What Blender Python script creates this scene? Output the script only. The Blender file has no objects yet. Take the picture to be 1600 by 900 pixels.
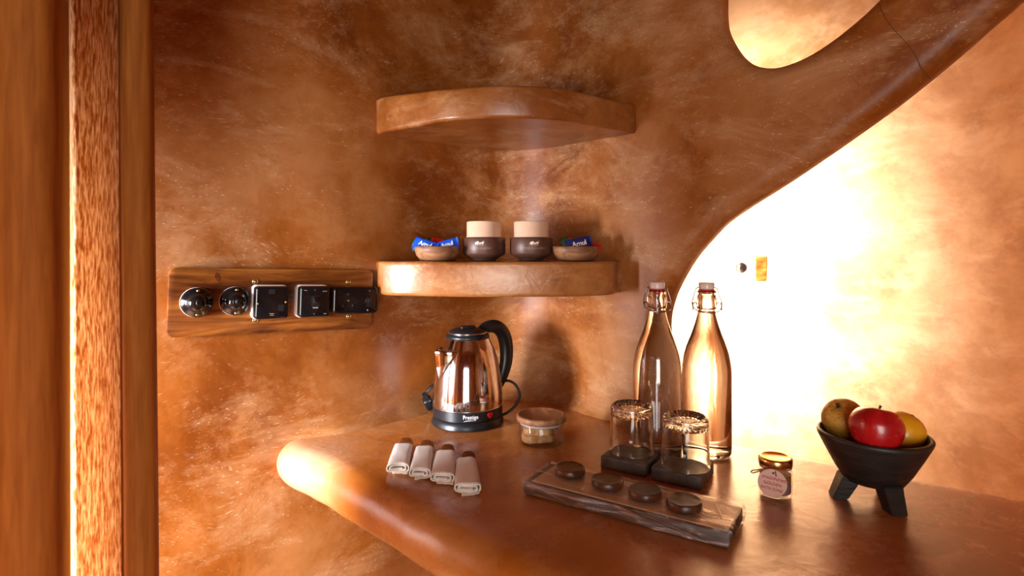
import bpy, bmesh, math, random
import numpy as np
from mathutils import Vector, Matrix, noise, Euler
from mathutils.geometry import delaunay_2d_cdt
R = math.radians
random.seed(4)
scene = bpy.context.scene
COL = scene.collection

# ------------------------------------------------------------------ camera, world, light, exposure
ZT = 0.78                      # top of the counter
ZC = ZT + 0.387                # camera height
F = 900.0                      # focal length in pixels of the 1600 px wide frame
HY = 385.0                     # pixel row of the horizon
cam_d = bpy.data.cameras.new('camera')
cam = bpy.data.objects.new('camera', cam_d); COL.objects.link(cam)
cam.location = (0, 0, ZC); cam.rotation_euler = (R(90), 0, 0)
cam_d.sensor_width = 36.0; cam_d.lens = F / 1600 * 36
cam_d.shift_y = -(450 - HY) / 1600
cam_d.clip_start = 0.02
cam_d.dof.use_dof = True; cam_d.dof.focus_distance = 1.05; cam_d.dof.aperture_fstop = 4.0
scene.camera = cam

world = bpy.data.worlds.new('sky'); scene.world = world; world.use_nodes = True
world.node_tree.nodes['Background'].inputs['Color'].default_value = (0.80, 0.88, 1.0, 1)
world.node_tree.nodes['Background'].inputs['Strength'].default_value = 1.0

def area(name, loc, direction, sx, sy, power, color, spread=180):
    d = bpy.data.lights.new(name, 'AREA'); d.shape = 'RECTANGLE'; d.size = sx; d.size_y = sy
    d.energy = power; d.color = color; d.spread = R(spread)
    o = bpy.data.objects.new(name, d); COL.objects.link(o); o.location = loc
    o.rotation_euler = Vector(direction).to_track_quat('-Z', 'Y').to_euler()
    return o
# window daylight, plus soft fill from an added unseen doorway; lamps stand in the openings
area('daylight_side_window', (-1.36, 0.22, 0.96), (1.0, 0.74, -0.85), 0.36, 0.66, 54, (0.95, 0.95, 1.0), 118)
area('daylight_far_room_window', (0.66, 2.74, 1.14), (1.0, 0.85, -0.06), 0.40, 1.5, 108, (1.0, 0.95, 0.90), 128)
area('doorway_fill', (-0.15, -1.98, 0.88), (0.05, 1, -0.35), 0.9, 1.45, 34, (1.0, 0.93, 0.86))

scene.view_settings.view_transform = 'Standard'
scene.view_settings.look = 'None'
scene.view_settings.gamma = 1.0
scene.view_settings.use_curve_mapping = False
scene.view_settings.exposure = 0.28
scene.cycles.use_denoising = True
scene.cycles.use_adaptive_sampling = True; scene.cycles.adaptive_threshold = 0.03
scene.cycles.max_bounces = 12; scene.cycles.transmission_bounces = 14; scene.cycles.transparent_max_bounces = 12
scene.cycles.diffuse_bounces = 4; scene.cycles.sample_clamp_indirect = 6.0
scene.cycles.blur_glossy = 0.5

def T(px, py, h=0.0):          # photo pixel on the horizontal plane h above the counter
    Y = (ZC - ZT - h) * F / (py - HY)
    return Vector(((px - 800) / F * Y, Y, ZT + h))
def P(px, py, Y):
    return Vector(((px - 800) / F * Y, Y, ZC - (py - HY) / F * Y))

# ------------------------------------------------------------------ materials
def new_mat(name):
    m = bpy.data.materials.new(name); m.use_nodes = True
    nt = m.node_tree
    return m, nt, nt.nodes, nt.links, nt.nodes['Principled BSDF']
def setp(b, **kw):
    names = dict(color='Base Color', rough='Roughness', metal='Metallic', ior='IOR', trans='Transmission Weight',
                 coat='Coat Weight', coat_rough='Coat Roughness', spec='Specular IOR Level', sheen='Sheen Weight',
                 sss='Subsurface Weight', alpha='Alpha')
    for k, v in kw.items():
        if k == 'color': v = (*v, 1)
        b.inputs[names[k]].default_value = v
def mixc(n, l, fac, a, b_, mode='MIX'):
    x = n.new('ShaderNodeMix'); x.data_type = 'RGBA'; x.blend_type = mode
    for s, v in ((0, fac), (6, a), (7, b_)):
        if hasattr(v, 'is_output'): l.new(v, x.inputs[s])
        elif s == 0: x.inputs[0].default_value = v
        else: x.inputs[s].default_value = (*v, 1)
    return x.outputs[2]
def ramp(n, l, src, stops):
    r = n.new('ShaderNodeValToRGB'); l.new(src, r.inputs[0])
    cr = r.color_ramp
    while len(cr.elements) < len(stops): cr.elements.new(0.5)
    for e, (p, c) in zip(cr.elements, stops):
        e.position = p; e.color = (*c, 1) if len(c) == 3 else c
    return r.outputs[0]
def noise_n(n, l, vec, scale, detail=6, rough=0.6, dist=0.0):
    t = n.new('ShaderNodeTexNoise'); t.inputs['Scale'].default_value = scale; t.inputs['Detail'].default_value = detail
    t.inputs['Roughness'].default_value = rough; t.inputs['Distortion'].default_value = dist
    if vec is not None: l.new(vec, t.inputs['Vector'])
    return t.outputs[0]
def mapped(n, l, vec, scale=(1, 1, 1), rot=(0, 0, 0)):
    m = n.new('ShaderNodeMapping'); m.inputs['Scale'].default_value = scale; m.inputs['Rotation'].default_value = rot
    l.new(vec, m.inputs['Vector']); return m.outputs[0]
def math_n(n, l, op, a, b_=None):
    x = n.new('ShaderNodeMath'); x.operation = op
    for i, v in enumerate((a, b_)):
        if v is None: continue
        if hasattr(v, 'is_output'): l.new(v, x.inputs[i])
        else: x.inputs[i].default_value = v
    return x.outputs[0]
def coords(n): return n.new('ShaderNodeTexCoord').outputs['Object']
def bump(n, l, b, h, strength, dist):
    x = n.new('ShaderNodeBump'); x.inputs['Strength'].default_value = strength; x.inputs['Distance'].default_value = dist
    l.new(h, x.inputs['Height']); l.new(x.outputs[0], b.inputs['Normal'])
def simple(name, color, rough=0.5, **kw):
    m, nt, n, l, b = new_mat(name); setp(b, color=color, rough=rough, **kw); return m
def G(v): return (v, v, v)

def plaster(name, dark, mid, light, pale, rough=(0.36, 0.54), coat=0.05, fib=0.9, sc=1.0, spec=0.5, glare_at=None):
    m, nt, n, l, b = new_mat(name)
    co = coords(n)
    n1 = noise_n(n, l, co, 1.9 * sc, 6, 0.62, 0.4)
    base = ramp(n, l, n1, [(0.36, dark), (0.50, mid), (0.64, light)])
    n2 = noise_n(n, l, mapped(n, l, co, (1, 1, 1.3), (0.2, 0.4, 0.1)), 5.5 * sc, 8, 0.78, 0.2)
    base = mixc(n, l, ramp(n, l, n2, [(0.49, G(0)), (0.66, G(0.75))]), base, light)
    base = mixc(n, l, ramp(n, l, n2, [(0.28, G(0.7)), (0.46, G(0))]), base, dark)
    n3 = noise_n(n, l, mapped(n, l, co, (1, 1, 2.2), (0, 0.5, 0.3)), 4.0 * sc, 7, 0.74, 0.5)
    base = mixc(n, l, ramp(n, l, n3, [(0.50, G(0)), (0.70, G(0.45))]), base, pale)
    if fib > 0:   # straw fibres and trowel scratches in the lime wash
        tot = None
        warp = n.new('ShaderNodeVectorMath'); warp.operation = 'MULTIPLY_ADD'
        wn = n.new('ShaderNodeTexNoise'); wn.inputs['Scale'].default_value = 7; wn.inputs['Detail'].default_value = 1; l.new(co, wn.inputs['Vector'])
        l.new(wn.outputs[1], warp.inputs[0]); warp.inputs[1].default_value = (0.12, 0.12, 0.12); l.new(co, warp.inputs[2])
        for i, (rot, s) in enumerate([((0, 0.5, 0.55), 16), ((0, -0.75, 0.6), 20), ((0.3, 1.2, -0.7), 17)]):
            v = n.new('ShaderNodeTexVoronoi'); v.inputs['Scale'].default_value = 1.0; v.inputs['Randomness'].default_value = 1.0
            l.new(mapped(n, l, warp.outputs[0], (s * 0.9, s * 5, s * 9), rot), v.inputs['Vector'])
            f = ramp(n, l, v.outputs['Distance'], [(0.07, G(1)), (0.15, G(0))])
            tot = f if tot is None else math_n(n, l, 'MAXIMUM', tot, f)
        msk = ramp(n, l, n3, [(0.42, G(0)), (0.60, G(fib))])
        base = mixc(n, l, math_n(n, l, 'MULTIPLY', tot, msk), base, pale)
    if glare_at:      # paler colour painted around this point to imitate the window highlight
        dv = n.new('ShaderNodeVectorMath'); dv.operation = 'DISTANCE'; l.new(co, dv.inputs[0]); dv.inputs[1].default_value = glare_at
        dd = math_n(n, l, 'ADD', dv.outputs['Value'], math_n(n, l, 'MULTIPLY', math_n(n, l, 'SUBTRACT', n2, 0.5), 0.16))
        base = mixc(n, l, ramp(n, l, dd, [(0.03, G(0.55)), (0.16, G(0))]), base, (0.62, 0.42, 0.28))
    l.new(base, b.inputs['Base Color'])
    rr = ramp(n, l, n2, [(0.3, G(rough[0])), (0.7, G(rough[1]))]); l.new(rr, b.inputs['Roughness'])
    bump(n, l, b, noise_n(n, l, co, 11.0 * sc, 3, 0.6, 0.5), 0.16, 0.010)
    setp(b, coat=coat, coat_rough=0.30, spec=spec)
    return m

def wood(name, dark, mid, light, rough=0.4, scale=(3, 40, 40), coat=0.0, ring=0.0, rot=(0, 0, 0)):
    m, nt, n, l, b = new_mat(name)
    co = mapped(n, l, coords(n), scale, rot)
    n1 = noise_n(n, l, co, 1.0, 8, 0.6, 0.8)
    c = ramp(n, l, n1, [(0.36, dark), (0.5, mid), (0.64, light)])
    n2 = noise_n(n, l, coords(n), 14, 3, 0.5, 0.2)
    c = mixc(n, l, ramp(n, l, n2, [(0.45, G(0)), (0.7, G(0.6))]), c, dark)
    l.new(c, b.inputs['Base Color'])
    bump(n, l, b, n1, 0.15, 0.002)
    setp(b, rough=rough, coat=coat, coat_rough=0.15)
    return m
def mottled(name, a, c, scale, rough, bstr=0.1, bdist=0.003, stops=(0.35, 0.65), mscale=(1, 1, 1), **kw):
    m, nt, n, l, b = new_mat(name)
    nz = noise_n(n, l, mapped(n, l, coords(n), mscale), scale, 7, 0.65, 0.4)
    l.new(ramp(n, l, nz, [(stops[0], a), (stops[1], c)]), b.inputs['Base Color'])
    bump(n, l, b, nz, bstr, bdist); setp(b, rough=rough, **kw)
    return m

M = {}
M['plaster'] = plaster('earth_plaster', (0.165, 0.035, 0.002), (0.305, 0.088, 0.010), (0.43, 0.178, 0.056), (0.68, 0.42, 0.22), spec=0.30)
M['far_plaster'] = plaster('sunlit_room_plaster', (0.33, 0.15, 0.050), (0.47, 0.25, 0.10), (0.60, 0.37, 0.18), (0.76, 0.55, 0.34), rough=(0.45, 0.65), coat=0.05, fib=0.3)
M['counter'] = plaster('polished_counter_plaster', (0.31, 0.078, 0.007), (0.44, 0.125, 0.014), (0.50, 0.200, 0.060), (0.70, 0.42, 0.22), rough=(0.20, 0.34), coat=0.5, fib=0.35, sc=1.3, glare_at=(-0.415, 1.06, ZT - 0.02))
M['shelf'] = plaster('polished_shelf_plaster', (0.19, 0.048, 0.006), (0.29, 0.088, 0.014), (0.40, 0.150, 0.036), (0.66, 0.40, 0.19), rough=(0.24, 0.40), coat=0.4, fib=0.5, sc=2.2)
M['floor'] = plaster('earth_floor', (0.30, 0.14, 0.05), (0.42, 0.21, 0.08), (0.50, 0.27, 0.12), (0.58, 0.35, 0.17), fib=0.0)
M['window_frame'] = wood('window_frame_wood', (0.06, 0.02, 0.006), (0.15, 0.055, 0.015), (0.25, 0.1, 0.03))

def fabric(name, stops, trans, sc):
    m, nt, n, l, b = new_mat(name)
    co = coords(n)
    s = noise_n(n, l, mapped(n, l, co, sc), 1.0, 4, 0.62, 0.3)
    c = ramp(n, l, s, stops)
    l.new(c, b.inputs['Base Color']); bump(n, l, b, s, 0.3, 0.003)
    setp(b, rough=0.75, spec=0.25)
    tr = n.new('ShaderNodeBsdfTranslucent'); l.new(c, tr.inputs['Color'])
    mx = n.new('ShaderNodeMixShader'); mx.inputs[0].default_value = trans
    l.new(b.outputs[0], mx.inputs[1]); l.new(tr.outputs[0], mx.inputs[2])
    l.new(mx.outputs[0], n['Material Output'].inputs['Surface'])
    return m
M['curtain'] = fabric('heavy_curtain_cloth', [(0.30, (0.27, 0.074, 0.006)), (0.70, (0.43, 0.145, 0.020))], 0.12, (120, 120, 9))
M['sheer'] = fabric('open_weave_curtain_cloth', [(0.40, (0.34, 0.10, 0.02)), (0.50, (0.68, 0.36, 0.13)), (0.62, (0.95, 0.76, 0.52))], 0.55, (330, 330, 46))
M['board'] = wood('varnished_board_wood', (0.060, 0.013, 0.002), (0.24, 0.070, 0.010), (0.42, 0.155, 0.024), rough=0.35, scale=(4, 20, 36), coat=0.3)
M['bakelite'] = simple('black_bakelite', (0.006, 0.006, 0.007), 0.12, coat=0.5, coat_rough=0.05)
M['hole'] = simple('socket_hole_black', (0.001, 0.001, 0.001), 0.6)
M['white_plastic'] = simple('pale_mounting_plastic', (0.78, 0.72, 0.68), 0.4)
M['brass'] = simple('aged_brass', (0.62, 0.44, 0.22), 0.35, metal=1.0)
M['print'] = simple('pale_print', (0.45, 0.36, 0.28), 0.6)
M['steel'] = mottled('polished_steel', (0.88, 0.85, 0.84), (0.92, 0.89, 0.88), 3, 0.07, 0.02, 0.002, metal=1.0)
M['chrome'] = simple('bright_trim_metal', (0.85, 0.84, 0.83), 0.18, metal=1.0)
M['black_plastic'] = simple('satin_black_plastic', (0.010, 0.011, 0.013), 0.32)
M['cord'] = simple('black_cord_rubber', (0.006, 0.006, 0.007), 0.4)
M['red_light'] = simple('red_indicator_plastic', (0.62, 0.008, 0.006), 0.25)
M['white_print'] = simple('white_print', (0.85, 0.85, 0.86), 0.5)
M['bowl_wood'] = wood('turned_bowl_wood', (0.16, 0.060, 0.022), (0.27, 0.115, 0.045), (0.38, 0.19, 0.09), rough=0.5, scale=(14, 60, 60), rot=(0, 0.5, 0.2))
M['cup_brown'] = mottled('matt_brown_glaze', (0.085, 0.034, 0.020), (0.105, 0.043, 0.027), 60, 0.42, 0.03, 0.001)
M['cup_cream'] = mottled('cream_glaze', (0.76, 0.49, 0.33), (0.80, 0.54, 0.38), 40, 0.28, 0.02, 0.001)
M['peach_print'] = simple('peach_print', (0.88, 0.66, 0.52), 0.5)
M['faint_print'] = simple('faint_peach_print', (0.42, 0.24, 0.17), 0.5)
M['blue_foil'] = simple('blue_sachet_foil', (0.008, 0.085, 0.60), 0.28, coat=0.4)
M['navy_foil'] = simple('navy_sachet_foil', (0.010, 0.016, 0.10), 0.3, coat=0.4)
M['red_foil'] = simple('red_sachet_foil', (0.62, 0.006, 0.006), 0.3, coat=0.4)
M['green_foil'] = simple('dark_green_sachet_foil', (0.012, 0.055, 0.014), 0.3, coat=0.3)
M['lid_wood'] = wood('acacia_lid_wood', (0.20, 0.070, 0.025), (0.36, 0.15, 0.06), (0.50, 0.25, 0.12), rough=0.45, scale=(60, 8, 40))
M['silicone'] = simple('frosted_silicone', (0.62, 0.58, 0.58), 0.5)
M['cookie'] = mottled('baked_biscuit', (0.36, 0.15, 0.04), (0.66, 0.38, 0.15), 90, 0.8, 0.6, 0.003)
M['nut'] = simple('dark_biscuit_crust', (0.22, 0.08, 0.025), 0.8)
def cloth_mat():
    m, nt, n, l, b = new_mat('ribbed_cotton')
    co = coords(n)
    w = n.new('ShaderNodeTexWave'); w.inputs['Scale'].default_value = 150; w.bands_direction = 'X'; w.inputs['Distortion'].default_value = 0.6
    l.new(co, w.inputs['Vector'])
    c = ramp(n, l, w.outputs[1], [(0.0, (0.74, 0.63, 0.53)), (0.6, (0.90, 0.82, 0.74))]); l.new(c, b.inputs['Base Color'])
    bump(n, l, b, w.outputs[1], 0.35, 0.0012); setp(b, rough=0.9, sheen=0.2); return m
M['napkin'] = cloth_mat()
M['napkin_edge'] = simple('napkin_rolled_edge', (0.70, 0.56, 0.43), 0.95)
M['shell'] = mottled('polished_brown_shell', (0.05, 0.013, 0.004), (0.18, 0.050, 0.012), 70, 0.18, 0.1, 0.001, coat=0.5)
def glass(name, color=(1, 1, 1), ior=1.5, rough=0.0):
    m, nt, n, l, b = new_mat(name); setp(b, color=color, rough=rough, ior=ior, trans=1.0); return m
M['glass'] = glass('clear_glass', (0.985, 0.985, 0.98))
def thin_glass(name):
    m, nt, n, l, b = new_mat(name)
    g = n.new('ShaderNodeBsdfGlossy'); g.inputs['Roughness'].default_value = 0.03
    t = n.new('ShaderNodeBsdfTransparent'); t.inputs['Color'].default_value = (0.96, 0.96, 0.955, 1)
    lw = n.new('ShaderNodeLayerWeight'); lw.inputs['Blend'].default_value = 0.5
    fr = n.new('ShaderNodeMath'); fr.operation = 'MULTIPLY_ADD'; l.new(math_n(n, l, 'POWER', lw.outputs['Facing'], 4.0), fr.inputs[0]); fr.inputs[1].default_value = 0.55; fr.inputs[2].default_value = 0.035
    mx = n.new('ShaderNodeMixShader'); l.new(fr.outputs[0], mx.inputs[0]); l.new(t.outputs[0], mx.inputs[1]); l.new(g.outputs[0], mx.inputs[2])
    l.new(mx.outputs[0], n['Material Output'].inputs['Surface']); return m
M['thin_glass'] = thin_glass('thin_jar_glass')
M['water'] = glass('drinking_water', (1, 0.995, 0.985), 1.33)
M['porcelain'] = simple('porcelain_stopper', (0.80, 0.66, 0.60), 0.25, coat=0.3)
M['rubber'] = simple('red_rubber_ring', (0.60, 0.010, 0.012), 0.45)
M['wire'] = simple('bail_wire', (0.42, 0.33, 0.30), 0.25, metal=1.0)
M['slate'] = mottled('dark_slate', (0.085, 0.066, 0.056), (0.17, 0.138, 0.118), 45, 0.55, 0.5, 0.002)
M['tray_card'] = mottled('brown_tray_card', (0.055, 0.032, 0.022), (0.085, 0.050, 0.035), 60, 0.55)
M['kraft'] = mottled('kraft_paper', (0.60, 0.38, 0.22), (0.68, 0.44, 0.27), 40, 0.6)
M['chocolate'] = mottled('dark_chocolate', (0.040, 0.013, 0.006), (0.105, 0.030, 0.010), 40, 0.36, 0.3, 0.002)
def film_mat():
    m, nt, n, l, b = new_mat('clear_wrapping_film')
    co = coords(n)
    nz = noise_n(n, l, mapped(n, l, co, (14, 55, 70), (0.3, 0.5, 0.45)), 1.0, 6, 0.65, 1.2)
    bp = n.new('ShaderNodeBump'); bp.inputs['Strength'].default_value = 0.9; bp.inputs['Distance'].default_value = 0.006
    l.new(nz, bp.inputs['Height'])
    g = n.new('ShaderNodeBsdfGlossy'); g.inputs['Roughness'].default_value = 0.2; l.new(bp.outputs[0], g.inputs['Normal'])
    g.inputs['Color'].default_value = (1, 0.97, 0.95, 1)
    t = n.new('ShaderNodeBsdfTransparent'); mx = n.new('ShaderNodeMixShader')
    l.new(ramp(n, l, nz, [(0.42, G(0.08)), (0.54, G(0.22)), (0.62, G(0.65))]), mx.inputs[0])
    l.new(t.outputs[0], mx.inputs[1]); l.new(g.outputs[0], mx.inputs[2])
    l.new(mx.outputs[0], n['Material Output'].inputs['Surface']); return m
M['film'] = film_mat()
M['crease'] = simple('film_crease_highlight', (0.75, 0.62, 0.52), 0.2, spec=0.8)
M['gold'] = simple('gold_lid_metal', (0.85, 0.52, 0.16), 0.25, metal=1.0)
M['salt'] = mottled('bath_salt', (0.24, 0.15, 0.13), (0.40, 0.27, 0.22), 160, 0.7, 0.8, 0.002)
M['salt_top'] = mottled('golden_bath_powder', (0.36, 0.13, 0.01), (0.50, 0.22, 0.02), 120, 0.7, 0.5, 0.002)
M['tag'] = simple('pink_tag_card', (0.82, 0.50, 0.40), 0.8)
M['ink'] = simple('crimson_ink', (0.42, 0.035, 0.06), 0.7)
M['twine'] = mottled('jute_twine', (0.18, 0.075, 0.025), (0.32, 0.15, 0.06), 300, 0.9, 0.5, 0.001)
M['dark_wood'] = mottled('charred_bowl_wood', (0.010, 0.008, 0.007), (0.030, 0.022, 0.018), 14, 0.45, 0.4, 0.004, mscale=(1, 1, 5))
def apple_mat():
    m, nt, n, l, b = new_mat('red_apple_skin')
    co = coords(n)
    nz = noise_n(n, l, mapped(n, l, co, (40, 40, 10)), 1.0, 6, 0.6, 0.5)
    c = ramp(n, l, nz, [(0.30, (0.36, 0.004, 0.008)), (0.58, (0.58, 0.010, 0.012)), (0.78, (0.72, 0.14, 0.05))])
    sp = n.new('ShaderNodeTexVoronoi'); sp.inputs['Scale'].default_value = 160; l.new(co, sp.inputs['Vector'])
    c = mixc(n, l, ramp(n, l, sp.outputs['Distance'], [(0.08, G(0.6)), (0.16, G(0))]), c, (0.8, 0.38, 0.2))
    l.new(c, b.inputs['Base Color']); setp(b, rough=0.28, coat=0.3, coat_rough=0.15); return m
M['apple'] = apple_mat()
def pear_mat():
    m, nt, n, l, b = new_mat('speckled_pear_skin')
    co = coords(n)
    c = ramp(n, l, noise_n(n, l, co, 26, 6, 0.65, 0.4), [(0.35, (0.55, 0.27, 0.035)), (0.6, (0.78, 0.43, 0.06)), (0.8, (0.84, 0.54, 0.12))])
    sp = n.new('ShaderNodeTexVoronoi'); sp.inputs['Scale'].default_value = 260; l.new(co, sp.inputs['Vector'])
    c = mixc(n, l, ramp(n, l, sp.outputs['Distance'], [(0.16, G(0.85)), (0.28, G(0))]), c, (0.13, 0.055, 0.012))
    l.new(c, b.inputs['Base Color']); setp(b, rough=0.45); return m
M['pear'] = pear_mat()
M['yellow'] = mottled('yellow_fruit_skin', (0.95, 0.40, 0.010), (0.98, 0.48, 0.015), 20, 0.38, 0.1, 0.001, coat=0.2)
M['stem'] = simple('dry_stem', (0.07, 0.030, 0.012), 0.8)

# ------------------------------------------------------------------ mesh helpers
def link(name, me, m, parent=None, smooth=True, loc=None, rot=None):
    o = bpy.data.objects.new(name, me); COL.objects.link(o)
    if m is not None:
        me.materials.clear(); me.materials.append(M[m] if isinstance(m, str) else m)
    if smooth is True:
        for p in me.polygons: p.use_smooth = True
    elif smooth:
        for p in me.polygons: p.use_smooth = True
        me.set_sharp_from_angle(angle=R(smooth))
    if parent is not None: o.parent = parent
    if loc is not None: o.location = loc
    if rot is not None: o.rotation_euler = rot
    return o
def tag(o, label, cat, group=None):
    o['label'] = label; o['category'] = cat
    if group: o['group'] = group
    return o
def thing(name, label, cat, loc, rot=(0, 0, 0), group=None):
    o = bpy.data.objects.new(name, None); COL.objects.link(o); o.empty_display_size = 0.02
    o.location = loc; o.rotation_euler = rot
    return tag(o, label, cat, group)
def struct(o): o['kind'] = 'structure'; return o
def copy_tree(o, parent=None):
    c = o.copy(); COL.objects.link(c); c.parent = parent
    for ch in list(o.children): copy_tree(ch, c)
    return c
def mesh(vs, fs, name='m'):
    me = bpy.data.meshes.new(name); me.from_pydata([tuple(v) for v in vs], [], fs); me.update(); return me
def bm_mesh(bm):
    me = bpy.data.meshes.new('m'); bmesh.ops.recalc_face_normals(bm, faces=bm.faces[:]); bm.to_mesh(me); bm.free(); return me
def fix(me):
    bm = bmesh.new(); bm.from_mesh(me); bmesh.ops.recalc_face_normals(bm, faces=bm.faces[:]); bm.to_mesh(me); bm.free(); return me
def lathe(prof, n=64, fn=None, close_loop=False):
    vs, fs, rings = [], [], []
    for r, z in prof:
        if r < 1e-6:
            rings.append([len(vs)]); vs.append((0, 0, z))
        else:
            base = len(vs); rings.append(list(range(base, base + n)))
            for k in range(n):
                a = 2 * math.pi * k / n
                vs.append((r * math.cos(a), r * math.sin(a), z))
    seq = list(zip(rings[:-1], rings[1:]))
    if close_loop: seq.append((rings[-1], rings[0]))
    for A, B in seq:
        for k in range(n):
            k2 = (k + 1) % n
            if len(A) == 1 and len(B) == 1: continue
            if len(A) == 1: fs.append((A[0], B[k2], B[k]))
            elif len(B) == 1: fs.append((A[k], A[k2], B[0]))
            else: fs.append((A[k], A[k2], B[k2], B[k]))
    if fn: vs = [fn(Vector(v)) for v in vs]
    return fix(mesh(vs, fs))
def cr(pts, n=8, closed=False):            # Catmull-Rom through points
    pts = [Vector(p) for p in pts]; out = []
    N = len(pts); rng = N if closed else N - 1
    for i in range(rng):
        if closed: p0, p1, p2, p3 = pts[(i - 1) % N], pts[i], pts[(i + 1) % N], pts[(i + 2) % N]
        else:
            p1, p2 = pts[i], pts[i + 1]
            p0 = pts[i - 1] if i > 0 else p1 * 2 - p2
            p3 = pts[i + 2] if i + 2 < N else p2 * 2 - p1
        for k in range(n):
            t = k / n
            out.append(0.5 * ((2 * p1) + (p2 - p0) * t + (2 * p0 - 5 * p1 + 4 * p2 - p3) * t * t + (3 * p1 - p0 - 3 * p2 + p3) * t ** 3))
    if not closed: out.append(pts[-1])
    return out
def tube(pts, rad, n=10, closed=False, flat=1.0, up=None):
    pts = [Vector(p) for p in pts]; N = len(pts); vs, fs = [], []
    prev = None
    for i, p in enumerate(pts):
        a = pts[(i - 1) % N] if (closed or i > 0) else p
        c = pts[(i + 1) % N] if (closed or i < N - 1) else p
        t = (c - a).normalized()
        if up is not None: u = (Vector(up) - t * t.dot(Vector(up))).normalized()
        elif prev is None:
            u = t.orthogonal().normalized()
        else: u = (prev - t * t.dot(prev)).normalized()
        prev = u; v = t.cross(u)
        r = rad[i] if isinstance(rad, (list, tuple)) else rad
        for k in range(n):
            a_ = 2 * math.pi * k / n
            vs.append(p + u * (r * math.cos(a_)) + v * (r * flat * math.sin(a_)))
    for i in range(N if closed else N - 1):
        j = (i + 1) % N
        for k in range(n):
            k2 = (k + 1) % n
            fs.append((i * n + k, i * n + k2, j * n + k2, j * n + k))
    if not closed:
        fs.append(tuple(range(n))[::-1]); fs.append(tuple((N - 1) * n + k for k in range(n)))
    return fix(mesh(vs, fs))
def box(sx, sy, sz, bev=0.0, seg=3, c=(0, 0, 0), jitter=0.0, cuts=0):
    bm = bmesh.new(); bmesh.ops.create_cube(bm, size=1.0)
    for v in bm.verts: v.co = Vector((v.co.x * sx, v.co.y * sy, v.co.z * sz))
    if bev: bmesh.ops.bevel(bm, geom=bm.edges[:], offset=bev, segments=seg, affect='EDGES', profile=0.5)
    if cuts: bmesh.ops.subdivide_edges(bm, edges=bm.edges[:], cuts=cuts, use_grid_fill=True)
    for v in bm.verts:
        if jitter: v.co += noise.noise_vector(v.co * 60) * jitter
        v.co += Vector(c)
    return bm_mesh(bm)
def prism(outline, depth, bev=0.0, seg=2, plane='XZ'):   # outline in x,z; extruded along -y (towards the viewer) by depth
    bm = bmesh.new()
    vs = [bm.verts.new((p[0], 0, p[1]) if plane == 'XZ' else (p[0], p[1], 0)) for p in outline]
    f = bm.faces.new(vs)
    ex = bmesh.ops.extrude_face_region(bm, geom=[f])
    nv = [g for g in ex['geom'] if isinstance(g, bmesh.types.BMVert)]
    bmesh.ops.translate(bm, verts=nv, vec=(0, -depth, 0) if plane == 'XZ' else (0, 0, depth))
    bmesh.ops.recalc_face_normals(bm, faces=bm.faces[:])
    if bev:
        nvs = set(nv)
        ed = [e for e in bm.edges if all(v in nvs for v in e.verts)]
        bmesh.ops.bevel(bm, geom=ed, offset=bev, segments=seg, affect='EDGES', profile=0.5)
    return bm_mesh(bm)
def rrect(w, h, r, n=6, cx=0, cz=0):
    out = []
    for sx, sz, a0 in ((1, 1, 0), (-1, 1, 90), (-1, -1, 180), (1, -1, 270)):
        for k in range(n + 1):
            a = R(a0 + 90 * k / n)
            out.append((cx + sx * (w / 2 - r) + r * math.cos(a), cz + sz * (h / 2 - r) + r * math.sin(a)))
    return out
def text_mesh(s, size, thick=0.0003, bold=0.0, spacing=1.0, shear=0.0, sx=1.0):
    c = bpy.data.curves.new('t', 'FONT'); c.body = s; c.size = size; c.extrude = thick; c.offset = bold
    c.align_x = 'CENTER'; c.align_y = 'CENTER'; c.space_character = spacing; c.shear = shear; c.resolution_u = 3
    o = bpy.data.objects.new('t', c); COL.objects.link(o)
    dg = bpy.context.evaluated_depsgraph_get(); dg.update()
    me = bpy.data.meshes.new_from_object(o.evaluated_get(dg))
    bpy.data.objects.remove(o); bpy.data.curves.remove(c)
    for v in me.vertices: v.co = Vector((v.co.x * sx, -v.co.z, v.co.y))   # stands in XZ, faces -y
    return me
def xform(me, fn):
    for v in me.vertices: v.co = fn(v.co.copy())
    me.update(); return me
def wrap(me, rad, ang, z0):                 # lay a flat XZ mark around a vertical cylinder, facing -y
    def f(c):
        a = c.x / rad + ang; r = rad - c.y
        return Vector((r * math.sin(a), -r * math.cos(a), c.z + z0))
    return xform(me, f)
def ellipse(cx, cz, a, b, rot=0, n=14):
    out = []
    for k in range(n):
        t = 2 * math.pi * k / n; x, z = a * math.cos(t), b * math.sin(t)
        out.append((cx + x * math.cos(rot) - z * math.sin(rot), cz + x * math.sin(rot) + z * math.cos(rot)))
    return out
def join(meshes):
    bm = bmesh.new()
    for me in meshes: bm.from_mesh(me)
    out = bpy.data.meshes.new('m'); bm.to_mesh(out); bm.free(); return out

# ------------------------------------------------------------------ CDT sheets (walls with rounded openings, slabs with rounded edges)
def dist_to(pts, poly):
    pts = np.asarray(pts); poly = np.asarray(poly); best = np.full(len(pts), 1e9)
    for i in range(len(poly)):
        a, b_ = poly[i], poly[(i + 1) % len(poly)]
        ab = b_ - a; L = max(ab @ ab, 1e-12)
        t = np.clip(((pts - a) @ ab) / L, 0, 1)
        d = np.hypot(*(pts - (a + t[:, None] * ab)).T); best = np.minimum(best, d)
    return best
def inside(pts, poly):
    pts = np.asarray(pts); poly = np.asarray(poly); res = np.zeros(len(pts), bool)
    j = len(poly) - 1
    for i in range(len(poly)):
        xi, yi = poly[i]; xj, yj = poly[j]
        c = ((yi > pts[:, 1]) != (yj > pts[:, 1])) & (pts[:, 0] < (xj - xi) * (pts[:, 1] - yi) / (yj - yi + 1e-15) + xi)
        res ^= c; j = i
    return res
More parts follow.
